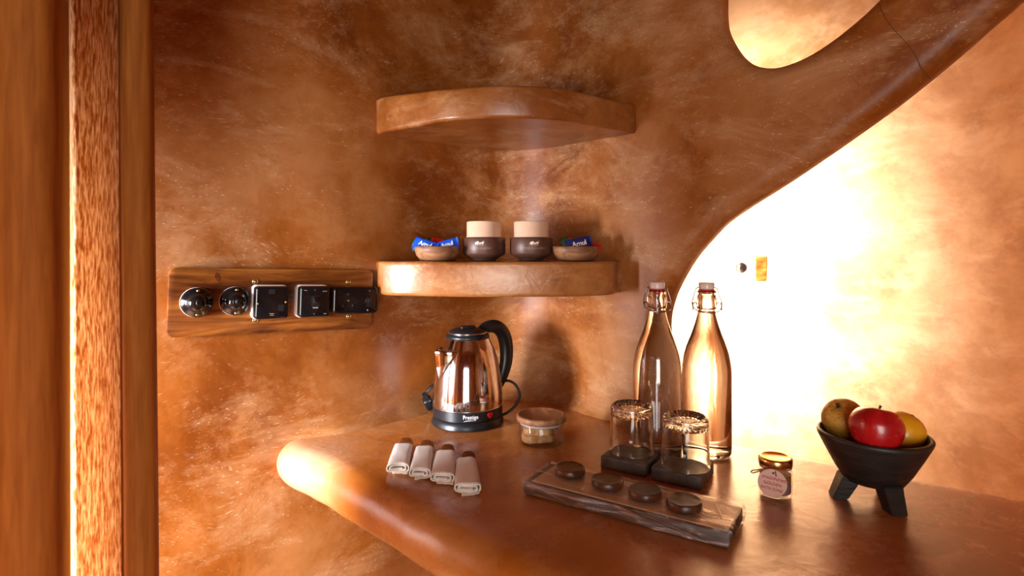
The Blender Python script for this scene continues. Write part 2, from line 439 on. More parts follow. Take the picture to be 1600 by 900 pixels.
def resample(poly, step, closed=True):
    poly = [Vector(p).to_2d() for p in poly]; out = []
    n = len(poly)
    for i in range(n if closed else n - 1):
        a, b_ = poly[i], poly[(i + 1) % n]; k = max(1, int(round((b_ - a).length / step)))
        for q in range(k): out.append(a.lerp(b_, q / k))
    if not closed: out.append(poly[-1])
    return np.array([(p.x, p.y) for p in out])
def sheet(outer, holes, step, r, round_outer, nr=6):
    """2D triangulation; returns points, distance to rounded edges, triangles"""
    outer = resample(outer, step); holes = [resample(h, step * 0.6) for h in holes]
    rounded = holes + ([outer] if round_outer else [])
    lo, hi = outer.min(0), outer.max(0)
    gx = np.arange(lo[0] + step / 2, hi[0], step); gy = np.arange(lo[1] + step / 2, hi[1], step)
    g = np.array([(x, y) for x in gx for y in gy])
    keep = inside(g, outer)
    if not round_outer: keep &= dist_to(g, outer) > step * 0.4
    for h in holes: keep &= ~inside(g, h)
    d = np.full(len(g), 1e9)
    for c in rounded: d = np.minimum(d, dist_to(g, c))
    if rounded: keep &= d > r * 1.12
    g = g[keep]
    extra = []
    for c in rounded:
        nxt = np.roll(c, -1, 0); prv = np.roll(c, 1, 0); t = nxt - prv; t /= np.linalg.norm(t, axis=1)[:, None] + 1e-12
        nn = np.stack([-t[:, 1], t[:, 0]], 1)
        test = c + nn * 0.003
        good = inside(test, outer)
        for h in holes: good &= ~inside(test, h)
        nn[~good] *= -1
        for k in range(1, nr + 1):
            dk = r * (1 - math.cos(k / nr * math.pi / 2)); q = c + nn * dk
            dd = dist_to(q, c); ok = (dd > dk * 0.93) & inside(q, outer)
            for h in holes: ok &= ~inside(q, h)
            extra.append(q[ok])
    verts, edges = [], []
    for c in [outer] + holes:
        b0 = len(verts); verts += [Vector(p) for p in c]; edges += [(b0 + i, b0 + (i + 1) % len(c)) for i in range(len(c))]
    for e in extra: verts += [Vector(p) for p in e]
    verts += [Vector(p) for p in g]
    ov, oe, of, *_ = delaunay_2d_cdt(verts, edges, [], 0, 1e-6)
    pts = np.array([(v.x, v.y) for v in ov]); tri = np.array([f for f in of if len(f) == 3])
    cen = pts[tri].mean(1); ok = inside(cen, outer)
    for h in holes: ok &= ~inside(cen, h)
    tri = tri[ok]
    dist = np.full(len(pts), 1e9)
    for c in rounded: dist = np.minimum(dist, dist_to(pts, c))
    return pts, dist, tri
def roundoff(d, r):
    d = np.clip(d, 0, r); return r - np.sqrt(np.maximum(r * r - (r - d) ** 2, 0))
def two_sided(pts, dist, tri, front, back, r):
    """front(i,off), back(i,off) -> 3D; edge vertices (dist 0) are shared"""
    off = roundoff(dist, r); n = len(pts)
    used = np.unique(tri); vs, fi, bi = [], {}, {}
    for i in used:
        fi[i] = len(vs); vs.append(front(i, off[i]))
    for i in used:
        if dist[i] < 1e-5: bi[i] = fi[i]
        else: bi[i] = len(vs); vs.append(back(i, off[i]))
    fs = [tuple(fi[k] for k in t) for t in tri]
    for t in tri:
        q = tuple(bi[k] for k in t[::-1])
        fs.append(q)
    return mesh(vs, fs)

class Path:
    def __init__(self, pts, n=14):
        p = cr([Vector((*q, 0)) for q in pts], n); self.p = np.array([(v.x, v.y) for v in p])
        seg = np.linalg.norm(np.diff(self.p, axis=0), axis=1); self.s = np.concatenate([[0], np.cumsum(seg)]); self.L = self.s[-1]
        t = np.gradient(self.p, axis=0); t /= np.linalg.norm(t, axis=1)[:, None]; self.t = t
    def at(self, u, off=0.0):       # off > 0 : away from the room
        x = np.interp(u, self.s, self.p[:, 0]); y = np.interp(u, self.s, self.p[:, 1])
        tx = np.interp(u, self.s, self.t[:, 0]); ty = np.interp(u, self.s, self.t[:, 1])
        return x - ty * off, y + tx * off
    def hit(self, k, off=0.0):      # where the camera ray X = k Y meets the (offset) path
        us = np.linspace(0, self.L, 6000); x, y = self.at(us, off)
        g = x - k * y; i = np.where((np.sign(g[:-1]) != np.sign(g[1:])) & (y[:-1] > 0))[0]
        j = i[0]; f = g[j] / (g[j] - g[j + 1]); u = us[j] + f * (us[j + 1] - us[j])
        return u, float(self.at(u, off)[1])
    def pix(self, px, py, off=0.0):
        u, y = self.hit((px - 800) / F, off); return (u, ZC - (py - HY) / F * y)
def wall_mesh(path, z0, z1, holes, thick, step, amp=0.004, fillet=None, bfreq=2.3, r=0.036):
    pts, dist, tri = sheet([(0, z0), (path.L, z0), (path.L, z1), (0, z1)], holes, step, r, False)
    off = roundoff(dist, r)
    def pos(i, o, back):
        u, z = pts[i]
        x0, y0 = path.at(u)
        w = min(1.0, dist[i] / 0.06)
        d = noise.noise(Vector((x0 * bfreq, y0 * bfreq, z * bfreq))) * amp + noise.noise(Vector((x0 * 9, y0 * 9, z * 9 + 7))) * amp * 0.28
        o = (thick - o) if back else o
        if fillet and not back: o -= fillet(u, z)
        x, y = path.at(u, o + d * (1 if not back else w))
        return (float(x), float(y), float(z))
    used = np.unique(tri); vs, fi, bi, mi = [], {}, {}, {}
    for i in used: fi[i] = len(vs); vs.append(pos(i, off[i], False))
    for i in used: bi[i] = len(vs); vs.append(pos(i, off[i], True))
    fs = [tuple(fi[k] for k in t) for t in tri] + [tuple(bi[k] for k in t[::-1]) for t in tri]
    cnt = {}
    for t in tri:
        for p, q in ((t[0], t[1]), (t[1], t[2]), (t[2], t[0])): cnt.setdefault(frozenset((p, q)), []).append((p, q))
    def mids(i):
        if i not in mi:
            A, B = Vector(vs[fi[i]]), Vector(vs[bi[i]]); mi[i] = []
            for t in (0.33, 0.67): mi[i].append(len(vs)); vs.append(tuple(A.lerp(B, t)))
        return mi[i]
    for e in cnt.values():
        if len(e) == 1 and dist[e[0][0]] < 1e-4 and dist[e[0][1]] < 1e-4:
            p, q = e[0]; cp_, cq = [fi[p], *mids(p), bi[p]], [fi[q], *mids(q), bi[q]]
            for k in range(3): fs.append((cq[k], cp_[k], cp_[k + 1], cq[k + 1]))
    return mesh(vs, fs)

# ------------------------------------------------------------------ the setting
CEIL = 2.75
back_path = Path([(-1.42, 0.66), (-1.05, 0.80), (-0.85, 0.90), (-0.621, 1.037), (-0.438, 1.156), (-0.305, 1.252), (-0.185, 1.368), (-0.10, 1.438),
                  (-0.01, 1.473), (0.07, 1.450), (0.13, 1.398), (0.185, 1.335), (0.25, 1.264), (0.335, 1.19), (0.434, 1.116), (0.60, 0.998), (0.775, 0.873), (1.15, 0.60), (1.60, 0.30)])
WT = 0.09
o1 = [(1082, 740), (1078, 700), (1073, 650), (1067, 605), (1061, 565), (1056.5, 530), (1055, 504), (1058, 482), (1066, 457), (1080, 429), (1097, 402), (1118, 377), (1142, 352),
      (1172, 330), (1205, 309), (1250, 280), (1300, 246), (1350, 211), (1400, 175), (1450, 136), (1500, 95), (1550, 51), (1600, 8)]
o1 = [back_path.pix(x, y, WT - 0.012) for x, y in o1]
ue, ze = o1[-1]
o1 = [(o1[0][0], ZT - 0.066)] + o1[1:] + [(ue + 0.10, ze + 0.10), (ue + 0.25, ze + 0.19), (ue + 0.42, ze + 0.20), (ue + 0.56, ze + 0.10), (ue + 0.63, ze - 0.12), (ue + 0.65, ze - 0.45), (ue + 0.65, ZT - 0.066)]
hole1 = [tuple(v) for v in cr([(*p, 0) for p in o1], 4)]
o2 = [(1141, 0), (1141, 30), (1145, 55), (1155, 79), (1171, 95), (1192, 103), (1220, 102), (1260, 87), (1300, 62), (1340, 30), (1370, 2), (1400, -34), (1420, -80), (1415, -140), (1370, -195), (1290, -225), (1200, -205), (1155, -130), (1144, -60)]
o2 = [back_path.pix(x, y, 0.02 + (WT - 0.04) * max(0, min(1, (1175 - x) / 30)) * max(0, min(1, (100 - y) / 40))) for x, y in o2]
hole2 = [tuple(v) for v in cr([(*p, 0) for p in o2], 4, closed=True)]
u_tip = back_path.hit((452 - 800) / F)[0]; u_open = o1[1][0]
def fil(u, z):
    rr = 0.035; h = z - ZT
    if h < -0.02 or h > rr: return 0.0
    h = max(h, 0.0)
    w = min(1, max(0, (u - u_tip) / 0.10)) * min(1, max(0, (u_open - u) / 0.12))
    return w * (rr - math.sqrt(max(0, rr * rr - (rr - h) ** 2))) * 0.8
struct(link('wall_back', wall_mesh(back_path, 0.0, CEIL, [hole1, hole2], WT, 0.018, amp=0.007, fillet=fil), 'plaster'))

wb = bpy.data.objects['wall_back']
ck = []
for x_, y_ in ((1374, 6), (1383, 28), (1400, 50), (1420, 72), (1433, 92), (1441, 108), (1454, 124)):
    u_, z_ = back_path.pix(x_, y_); x0, y0 = back_path.at(u_)
    d_ = noise.noise(Vector((x0 * 2.3, y0 * 2.3, z_ * 2.3))) * 0.007 + noise.noise(Vector((x0 * 9, y0 * 9, z_ * 9 + 7))) * 0.007 * 0.28
    x1, y1 = back_path.at(u_, d_); ck.append((float(x1), float(y1), z_))
cko = link('crack', tube(cr(ck, 5), 0.0004, 6), 'stem', wb); cko['label'] = 'hairline crack in the plaster'
def straight(a, b_): return Path([a, ((a[0] + b_[0]) / 2, (a[1] + b_[1]) / 2), b_])
def rect_hole(u0, u1, z0, z1, r=0.06):
    return [(x, z) for x, z in rrect(u1 - u0, z1 - z0, r, 6, (u0 + u1) / 2, (z0 + z1) / 2)]
pl = straight((-1.34, -2.05), (-1.34, 0.75))
struct(link('wall_left', wall_mesh(pl, 0, CEIL, [rect_hole(2.05, 2.51, 0.54, 1.50)], 0.12, 0.05), 'plaster'))
pb = straight((1.75, -2.05), (-1.34, -2.05))
struct(link('wall_front', wall_mesh(pb, 0, CEIL, [rect_hole(1.40, 2.40, 0.03, 1.85)], 0.12, 0.05), 'plaster'))
pr = straight((1.60, 0.32), (1.75, -2.05))
struct(link('wall_right', wall_mesh(pr, 0, CEIL, [], 0.12, 0.06), 'plaster'))
far_path = Path([(0.356, 1.32), (0.385, 1.52), (0.43, 1.9), (0.52, 2.3), (0.64, 2.78), (0.78, 3.02), (1.0, 3.08), (1.25, 2.955), (1.55, 2.69), (1.80, 2.36), (1.96, 2.0), (2.06, 1.5), (2.02, 0.9), (1.60, 0.30)])
uw = [u for u in np.linspace(0, far_path.L, 400) if 2.50 < far_path.at(u)[1] < 2.96 and far_path.at(u)[0] < 0.77]
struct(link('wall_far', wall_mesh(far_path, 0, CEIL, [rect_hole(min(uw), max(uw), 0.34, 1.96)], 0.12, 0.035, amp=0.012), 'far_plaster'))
fl = box(4.2, 5.6, 0.1, c=(0.35, 0.6, -0.05)); struct(link('floor', fl, 'floor', smooth=False))
ce = box(4.2, 5.6, 0.1, c=(0.35, 0.6, CEIL + 0.05)); struct(link('ceiling', ce, 'plaster', smooth=False))
def window(name, path, u0, u1, z0, z1, off):
    (x0, y0), (x1, y1) = path.at(u0, off), path.at(u1, off)
    a, b_ = Vector((x0, y0, 0)), Vector((x1, y1, 0)); ang = math.atan2(y1 - y0, x1 - x0); L = (b_ - a).length; w = 0.035
    root = bpy.data.objects.new(name, None); COL.objects.link(root); root.location = (a + b_) / 2 + Vector((0, 0, z0)); root.rotation_euler = (0, 0, ang)
    struct(root)
    H = z1 - z0
    for sx in (-1, 1): link('window_jamb', box(w, 0.05, H, 0.004, 2, (sx * (L / 2 - w / 2), 0, H / 2)), 'window_frame', root, smooth=40)
    for z in (w / 2, H - w / 2): link('window_rail', box(L - 2 * w, 0.05, w, 0.004, 2, (0, 0, z)), 'window_frame', root, smooth=40)
    return root
window('window_1', pl, 2.05, 2.51, 0.54, 1.50, 0.09)
window('window_2', far_path, min(uw), max(uw), 0.34, 1.96, 0.09)
window('fill_doorway_1', pb, 1.40, 2.40, 0.0, 1.85, 0.09)  # unseen doorway behind the camera, added to let the fill in

# counter
ct_out = [(-0.462, 1.19), (-0.30, 1.30), (-0.15, 1.45), (-0.02, 1.535), (0.06, 1.51), (0.17, 1.39), (0.30, 1.268), (0.438, 1.160), (0.80, 0.902), (1.25, 0.58), (1.60, 0.34), (1.66, 0.12),
          (1.40, 0.12), (1.1, 0.22), (0.8, 0.345), (0.55, 0.42), (0.33, 0.49), (0.15, 0.585), (0.0, 0.695), (-0.11, 0.790), (-0.19, 0.872), (-0.278, 0.955), (-0.36, 1.035), (-0.43, 1.092), (-0.463, 1.135)]
ct_out = [tuple(v.to_2d()) for v in cr([(*p, 0) for p in ct_out], 4, closed=True)]
CT = 0.086; cr_ = CT / 2
pts, dist, tri = sheet(ct_out, [], 0.02, cr_, True, nr=9)
def ctz(i, off, top):
    x, y = pts[i]; w = min(1, dist[i] / 0.05)
    n_ = noise.noise(Vector((x * 5, y * 5, 3))) * 0.0012 * w
    z = ZT - off * 1.0 if top else ZT - CT + off
    if dist[i] < cr_:
        k = noise.noise(Vector((x * 16, y * 16, 1.0))) * 0.004 * (1 - dist[i] / cr_)
        x, y = x + k, y + k
    return (x, y, z + (n_ if top else 0))
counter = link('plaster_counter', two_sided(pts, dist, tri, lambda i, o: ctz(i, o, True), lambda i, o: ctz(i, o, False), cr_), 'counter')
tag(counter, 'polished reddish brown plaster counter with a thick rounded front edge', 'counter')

def shelf(name, outline, ztop, thick, label, r=0.007, sag=None):
    ol = [tuple(v.to_2d()) for v in cr([(*p, 0) for p in outline], 5, closed=True)]
    pts, dist, tri = sheet(ol, [], 0.012, thick / 2, True, nr=8)
    rr = r
    def f(i, top):
        x, y = pts[i]; d = dist[i]
        off = rr - math.sqrt(max(0, rr * rr - (rr - min(d, rr)) ** 2)) if d < rr else 0
        zt_ = ztop + (sag(x) if sag else 0)
        nz = noise.noise(Vector((x * 14, y * 14, ztop))) * 0.0012
        return (x, y, (zt_ - off if top else ztop - thick + off) + nz)
    used = np.unique(tri); vs, fi, bi = [], {}, {}
    for i in used: fi[i] = len(vs); vs.append(f(i, True))
    for i in used: bi[i] = len(vs); vs.append(f(i, False))
    fs = [tuple(fi[k] for k in t) for t in tri] + [tuple(bi[k] for k in t[::-1]) for t in tri]
    cnt = {}
    for t in tri:
        for a, b_ in ((t[0], t[1]), (t[1], t[2]), (t[2], t[0])): cnt.setdefault(frozenset((a, b_)), []).append((a, b_))
    for e in cnt.values():
        if len(e) == 1: a, b_ = e[0]; fs.append((fi[b_], fi[a], bi[a], bi[b_]))
    o = link(name, fix(mesh(vs, fs)), 'shelf', smooth=50)
    return tag(o, label, 'shelf')
ZS = ZC - 0.0312
shelf('wall_shelf', [(-0.287, 1.232), (-0.262, 1.205), (-0.20, 1.182), (-0.10, 1.168), (0.0, 1.165), (0.10, 1.172), (0.175, 1.19), (0.215, 1.22), (0.232, 1.262), (0.262, 1.30), (0.17, 1.42), (0.03, 1.54), (-0.05, 1.54), (-0.16, 1.44), (-0.29, 1.305)],
      ZS, 0.0715, 'thick curved plaster corner shelf holding the cups and small bowls')
shelf('wall_shelf', [(-0.297, 1.262), (-0.255, 1.215), (-0.197, 1.172), (-0.115, 1.116), (-0.02, 1.096), (0.075, 1.108), (0.158, 1.160), (0.225, 1.215), (0.266, 1.245), (0.29, 1.29), (0.17, 1.43), (0.03, 1.56), (-0.06, 1.56), (-0.17, 1.46), (-0.31, 1.30)],
      ZC + 0.307, 0.062, 'empty bow-fronted plaster corner shelf high on the wall', sag=lambda x: 0.016 * max(0, (-x - 0.12) / 0.17))

# curtain
cpx = [(-0.78, -0.45), (-0.84, -0.38), (-0.76, -0.30), (-0.83, -0.22), (-0.75, -0.14), (-0.82, -0.06), (-0.74, 0.02), (-0.81, 0.10), (-0.73, 0.18), (-0.80, 0.26), (-0.72, 0.34), (-0.76, 0.42), (-0.67, 0.46), (-0.70, 0.52), (-0.625, 0.55)]
cpv = [(-60, 0.615), (-20, 0.607), (30, 0.610), (75, 0.625), (97, 0.650), (102, 0.69), (104, 0.745), (108, 0.796), (128, 0.802), (155, 0.79), (183, 0.770), (205, 0.785), (230, 0.800), (242, 0.790), (236, 0.765), (214, 0.752), (194, 0.750), (187, 0.755)]
cur = thing('curtain', 'floor length orange brown curtain with a bright open weave strip beside the wall switches', 'curtain', (-0.55, 0.70, 0.0))
def drape(name, plan, m, seed):
    pl_ = cr([(x, y, 0) for x, y in plan], 7); vs, fs = [], []; NZ = 50; top, bot = 2.55, 0.02; n_ = len(pl_)
    for j in range(NZ + 1):
        z = bot + (top - bot) * j / NZ
        for i, p in enumerate(pl_):
            wob = noise.noise(Vector((p.x * 5, z * 1.1, 2))) * 0.006
            vs.append((p.x * (1 - 0.012 * (1.6 - z)) + wob * 0.5 + 0.55, p.y + wob - 0.70, z))
    for j in range(NZ):
        for i in range(n_ - 1): fs.append((j * n_ + i, j * n_ + i + 1, (j + 1) * n_ + i + 1, (j + 1) * n_ + i))
    return link(name, mesh(vs, fs), m, cur)
cv = [((px - 800) / F * Y * 0.955, Y * 0.955) for px, Y in cpv]
drape('drape', cpx + cv[:7], 'curtain', 1)
sh_ = drape('open_weave_strip', cv[6:11], 'sheer', 2); sh_['label'] = 'bright sunlit open weave strip'
drape('drape', cv[10:], 'curtain', 3)

# ------------------------------------------------------------------ switch board on the left wall
bd = Vector((0.316, 0.21, 0)).normalized(); bn = Vector((bd.y, -bd.x, 0))     # along the board, out of the wall
B0, B1 = Vector((-0.610, 1.020, 0)), Vector((-0.297, 1.228, 0)); BL = (B1 - B0).length; BH = 0.1245
bc = (B0 + B1) / 2; BT = 0.02
zc_b = ZC - 0.1063; tilt = R(1.9)
sb = thing('switch_board', 'varnished wooden board with black switches and a socket, beside the curtain', 'switch board', bc - bn * BT + Vector((0, 0, zc_b)), (0, tilt, 0))
sb.rotation_euler = (Matrix.Rotation(math.atan2(bd.y, bd.x), 4, 'Z') @ Matrix.Rotation(tilt, 4, 'Y')).to_euler()
# local frame: x along the board, -y out of the wall, z up
link('board', prism(rrect(BL, BH, 0.012), BT, 0.0025), 'board', sb, smooth=40)
def board_u(px, p):
    k = (px - 800) / F; a = B0 + bn * p
    t = (k * a.y - a.x) / (bd.x - k * bd.y); q = a + bd * t
    return t - BL / 2, q.y
def board_at(px, py, p=0.0):
    u, Y = board_u(px, p); z = ZC - (py - HY) / F * Y - zc_b
    return u * math.cos(tilt) - z * math.sin(tilt) * 1.0, z * math.cos(tilt) + u * math.sin(tilt)
def yup(me): return xform(me, lambda c: Vector((c.x, -c.z, c.y)))     # lathe axis -> -y
for px, py in ((308, 473), (368.5, 471)):
    u, z = board_at(px, py, 0.012)
    rs = link('round_switch', yup(lathe([(0, 0), (0.0262, 0), (0.0266, 0.003), (0.0262, 0.010), (0.0240, 0.0135), (0.0185, 0.015), (0.0165, 0.018), (0.0150, 0.024), (0.0108, 0.0285), (0.006, 0.030), (0, 0.030)], 48)), 'bakelite', sb, loc=(u, -BT, z))
    link('rim_glint', yup(lathe([(0.0262, 0.0002), (0.0270, 0.0005), (0.0270, 0.0018), (0.0264, 0.0024)], 48)), 'white_plastic', rs)  # pale ring imitates the glint along the switch rim
    link('lever', box(0.010, 0.018, 0.011, 0.002, 2, (0.001, -0.034, 0.002)), 'bakelite', rs, smooth=40)
    for s in (-1, 1):
        link('screw', yup(lathe([(0, 0.002), (0.0027, 0.0015), (0.003, 0), (0, 0)], 14)), 'brass', rs, loc=(0.001, -0.0128, s * 0.0212))
def plate(px, py, w, h, depth, backing, name):
    u, z = board_at(px, py, depth)
    if backing:
        p = link(name, prism(rrect(w, h, 0.006), depth - 0.012, 0.004), 'bakelite', sb, smooth=35, loc=(u, -BT - 0.014, z))
        link('mounting_box', prism(rrect(w + 0.004, h + 0.004, 0.009), 0.016, 0.002), 'white_plastic', p, smooth=40, loc=(0, 0.014, 0))
        fy = -(depth - 0.012)
    else:
        p = link(name, prism(rrect(w, h, 0.009), depth, 0.005), 'bakelite', sb, smooth=35, loc=(u, -BT, z)); fy = -depth
    return p, fy
def screw(p, x, fy, z, r=0.0022, m='brass'):
    link('screw', yup(lathe([(0, 0.0007), (r * 0.8, 0.0006), (r, -0.0004), (0, -0.0004)], 14)), m, p, loc=(x, fy, z))
def dot(p, name, x, fy, z, r):
    link(name, yup(lathe([(0, 0.00025), (r, 0.00025), (r, -0.001), (0, -0.001)], 18)), 'hole', p, loc=(x, fy, z))
p1, fy = plate(425, 473, 0.060, 0.061, 0.034, True, 'switch_plate')
screw(p1, -0.025, fy, -0.001); screw(p1, 0.0245, fy, 0.001)
link('recess', prism(rrect(0.011, 0.009, 0.001), 0.0004), 'hole', p1, smooth=False, loc=(-0.001, fy, 0.021))
link('recess', prism(rrect(0.010, 0.012, 0.001), 0.0004), 'hole', p1, smooth=False, loc=(0.016, fy, -0.010))
for w_, zz in ((0.009, -0.0205), (0.006, -0.0235)):
    link('print_line', prism(rrect(w_, 0.0009, 0.0003), 0.0003), 'print', p1, smooth=False, loc=(0.0, fy, zz))
p2, fy = plate(492, 471.5, 0.058, 0.0605, 0.034, True, 'switch_plate')
screw(p2, 0.0, fy, 0.0235, 0.0026, 'black_plastic'); screw(p2, 0.0, fy, -0.0235, 0.0026, 'black_plastic')
link('switch_well', prism(rrect(0.0155, 0.022, 0.002), 0.0006), 'hole', p2, smooth=False, loc=(0.001, fy, 0.001))
lv = link('lever', box(0.0105, 0.012, 0.013, 0.002, 2), 'bakelite', p2, smooth=40, loc=(0.001, fy - 0.003, 0.003), rot=(R(-25), 0, 0))
link('marker', prism(rrect(0.010, 0.002, 0.0004), 0.0008), 'print', p2, smooth=False, loc=(0.001, fy, -0.0115))
for w_, x_, zz in ((0.006, -0.019, 0.0225), (0.009, 0.018, 0.0205), (0.006, 0.020, -0.0235)):
    link('print_line', prism(rrect(w_, 0.0008, 0.0003), 0.0003), 'print', p2, smooth=False, loc=(x_, fy, zz))
p3, fy = plate(557, 469.5, 0.094, 0.056, 0.026, False, 'socket_plate')
for x_, z_, r_ in ((-0.016, 0.0125, 0.0042), (-0.026, -0.010, 0.0033), (-0.006, -0.010, 0.0033)): dot(p3, 'socket_hole', x_, fy, z_, r_)
screw(p3, -0.0165, fy, 0.000, 0.0019); screw(p3, 0.0245, fy, -0.0205, 0.0019); screw(p3, 0.027, fy, 0.0195, 0.002, 'black_plastic')
link('switch_well', prism(rrect(0.009, 0.021, 0.002), 0.0006), 'hole', p3, smooth=False, loc=(0.0262, fy, -0.003))
link('lever', box(0.0065, 0.010, 0.011, 0.0015, 2), 'bakelite', p3, smooth=40, loc=(0.0262, fy - 0.003, 0.001), rot=(R(25), 0, 0))
for px, py in ((399, 440), (399, 500.5), (544.5, 441), (545, 494.5)):
    u, z = board_at(px, py)
    link('board_screw', yup(join([lathe([(0, 0.001), (0.0022, 0.001), (0.0028, 0.0)], 16), lathe([(0.0036, 0), (0.0042, 0.0012), (0.0052, 0)], 20)])), 'brass', sb, loc=(u, -BT, z))
bkn = link('wood_knot', prism(ellipse(0, 0, 0.004, 0.008, 0.3, 18), 0.0003), 'shell', sb, smooth=False, loc=(*[v for v in (board_at(340, 433)[0], -BT)], board_at(340, 433)[1]))
bkn['label'] = 'dark knot in the varnished wood'

# ------------------------------------------------------------------ kettle
KX, KY = -0.098, 1.275
k = thing('electric_kettle', 'shiny steel electric kettle with black base and handle standing against the wall', 'kettle', (KX, KY, ZT + 0.0005))
link('base_plate', lathe([(0, 0), (0.0780, 0), (0.0795, 0.002), (0.0790, 0.007), (0.0755, 0.0155), (0.073, 0.0172), (0, 0.0172)], 96), 'black_plastic', k, smooth=40)
bb = link('base_band', lathe([(0, 0.0172), (0.0735, 0.0176), (0.0768, 0.0190), (0.0772, 0.0385), (0.0755, 0.0395), (0, 0.0395)], 96), 'black_plastic', k, smooth=40)
ktop = cr([(0.0772, 0, 0.0415), (0.0766, 0, 0.065), (0.0738, 0, 0.095), (0.0680, 0, 0.130), (0.0600, 0, 0.157), (0.0520, 0, 0.175), (0.0470, 0, 0.1855)], 5)
link('trim_ring', lathe([(0.0760, 0.0394), (0.0782, 0.0398), (0.0784, 0.0412), (0.0772, 0.0418), (0.0755, 0.0416)], 96), 'chrome', k)
body = link('steel_body', lathe([(v.x, v.z) for v in ktop] + [(0.046, 0.1865), (0.0, 0.1865)], 96), 'steel', k, smooth=40)
link('collar', lathe([(0.045, 0.183), (0.0478, 0.1850), (0.0480, 0.1895), (0.0455, 0.1935), (0.040, 0.1950), (0.0, 0.195)], 72), 'black_plastic', k)
ld = link('lid', lathe([(0.0425, 0.1945), (0.0425, 0.1972), (0.0400, 0.2010), (0.030, 0.2045), (0.015, 0.2062), (0, 0.2065)], 64), 'black_plastic', k)
link('lid_trim', lathe([(0.0415, 0.1958), (0.0440, 0.1962), (0.0440, 0.1980), (0.0415, 0.1986)], 72), 'chrome', ld)
link('lid_grip', box(0.034, 0.013, 0.007, 0.003, 3, (0.0, 0.0, 0.2078)), 'black_plastic', ld, rot=(0, 0, R(25)))
sa = R(180 + 40)                           # spout azimuth
sd = Vector((math.cos(sa), math.sin(sa), 0)); sp_ = Vector((-sd.y, sd.x, 0))
def rad_at(z): return float(np.interp(z, [v.z for v in ktop], [v.x for v in ktop]))
zt_s, zb_s = 0.165, 0.100
vs, fs = [], []; NS = 12
for j in range(NS + 1):
    t = j / NS; z = zt_s - (zt_s - zb_s) * t; rb = rad_at(z)
    out = (1 - t) * 0.026; half = (1 - t) * R(36) + R(0.5)
    for s in range(-6, 7):
        q = s / 6; a = sa + half * q
        pr_ = (rb - 0.0012) + (out + 0.0016) * (1 - abs(q))
        vs.append((pr_ * math.cos(a), pr_ * math.sin(a), z + (0.004 * (1 - abs(q)) if j == 0 else 0)))
for j in range(NS):
    for s in range(12): fs.append((j * 13 + s, j * 13 + s + 1, (j + 1) * 13 + s + 1, (j + 1) * 13 + s))
spout = link('spout', fix(mesh(vs, fs)), 'steel', k, smooth=30); mds = spout.modifiers.new('sheet_thickness', 'SOLIDIFY'); mds.thickness = 0.0012; mds.offset = 0
mouth = [Vector((math.cos(a), math.sin(a), 0)) * (rad_at(zt_s - 0.004) + 0.0004 + 0.022 * (1 - abs(q))) + Vector((0, 0, zt_s - 0.004)) for q, a in [(s / 6, sa + R(31) * s / 6) for s in range(-6, 7)]]
inn = [Vector((math.cos(sa + R(31) * s / 6), math.sin(sa + R(31) * s / 6), 0)) * (rad_at(zt_s) + 0.0004) + Vector((0, 0, zt_s - 0.004)) for s in range(-6, 7)]
link('spout_filter', mesh(mouth + inn, [(i, i + 1, 13 + i + 1, 13 + i) for i in range(12)]), 'hole', k, smooth=False)
ha = R(40)
hd = Vector((math.cos(ha), math.sin(ha), 0))
hp = [(0.030, 0.192), (0.052, 0.203), (0.078, 0.202), (0.098, 0.188), (0.109, 0.162), (0.111, 0.130), (0.105, 0.100), (0.093, 0.075), (0.080, 0.058)]
hpts = cr([hd * a + Vector((0, 0, z)) for a, z in hp], 6)
nr_ = len(hpts)
hr = [0.0085 + 0.0055 * math.sin(math.pi * min(1, i / nr_ * 1.05)) for i in range(nr_)]
link('handle', tube(hpts, hr, 16, flat=1.25, up=(-hd.y, hd.x, 0)), 'black_plastic', k)
link('lettering', wrap(text_mesh('Prestige', 0.0118, 0.00025, 0.00004, 1.0, 0.0, 0.86), 0.0773, R(9), 0.0300), 'white_print', bb, smooth=False)
sw = cr([(-0.016, 0, -0.0092), (-0.010, 0, -0.0070), (0.0, 0, -0.0063), (0.011, 0, -0.0075)], 6)
sv = [(p.x, -0.0003, p.z + 0.0005 * math.sin(math.pi * i / (len(sw) - 1))) for i, p in enumerate(sw)] + [(p.x, -0.0003, p.z - 0.0006 * math.sin(math.pi * i / (len(sw) - 1))) for i, p in enumerate(sw)]
ns = len(sw); link('swoosh', wrap(mesh(sv, [(i, i + 1, ns + i + 1, ns + i) for i in range(ns - 1)]), 0.0773, R(9), 0.0300), 'white_print', bb, smooth=False)
heart = [(0.0, -0.0065), (0.0055, -0.001), (0.0065, 0.003), (0.0045, 0.0055), (0.001, 0.005), (-0.003, 0.0055), (-0.0062, 0.003), (-0.0055, -0.0015)]
link('indicator_light', wrap(prism([tuple(v.to_2d()) for v in cr([(*q, 0) for q in heart], 3, True)], 0.0012, 0.0004), 0.0771, R(42), 0.0300), 'red_light', bb, smooth=40)
def kl(px, py, Y): return P(px, py, Y) - Vector((KX, KY, ZT + 0.0005))
cd = cr([Vector((0.06, 0.04, 0.010)), kl(782, 648, 1.30), kl(792, 645, 1.305), kl(805, 634, 1.31), kl(812, 618, 1.315), kl(806, 602, 1.32), kl(794, 595, 1.325), kl(780, 600, 1.335), kl(762, 630, 1.35), Vector((0.02, 0.10, 0.006)), Vector((-0.03, 0.085, 0.006)), kl(690, 625, 1.33), kl(679, 603, 1.315), kl(668, 610, 1.305), kl(663.5, 622, 1.302), kl(665, 630, 1.30)], 8)
link('power_cord', tube(cd, 0.0031, 10), 'cord', k)
pq = kl(668, 635, 1.30)
pq.z += 0.008
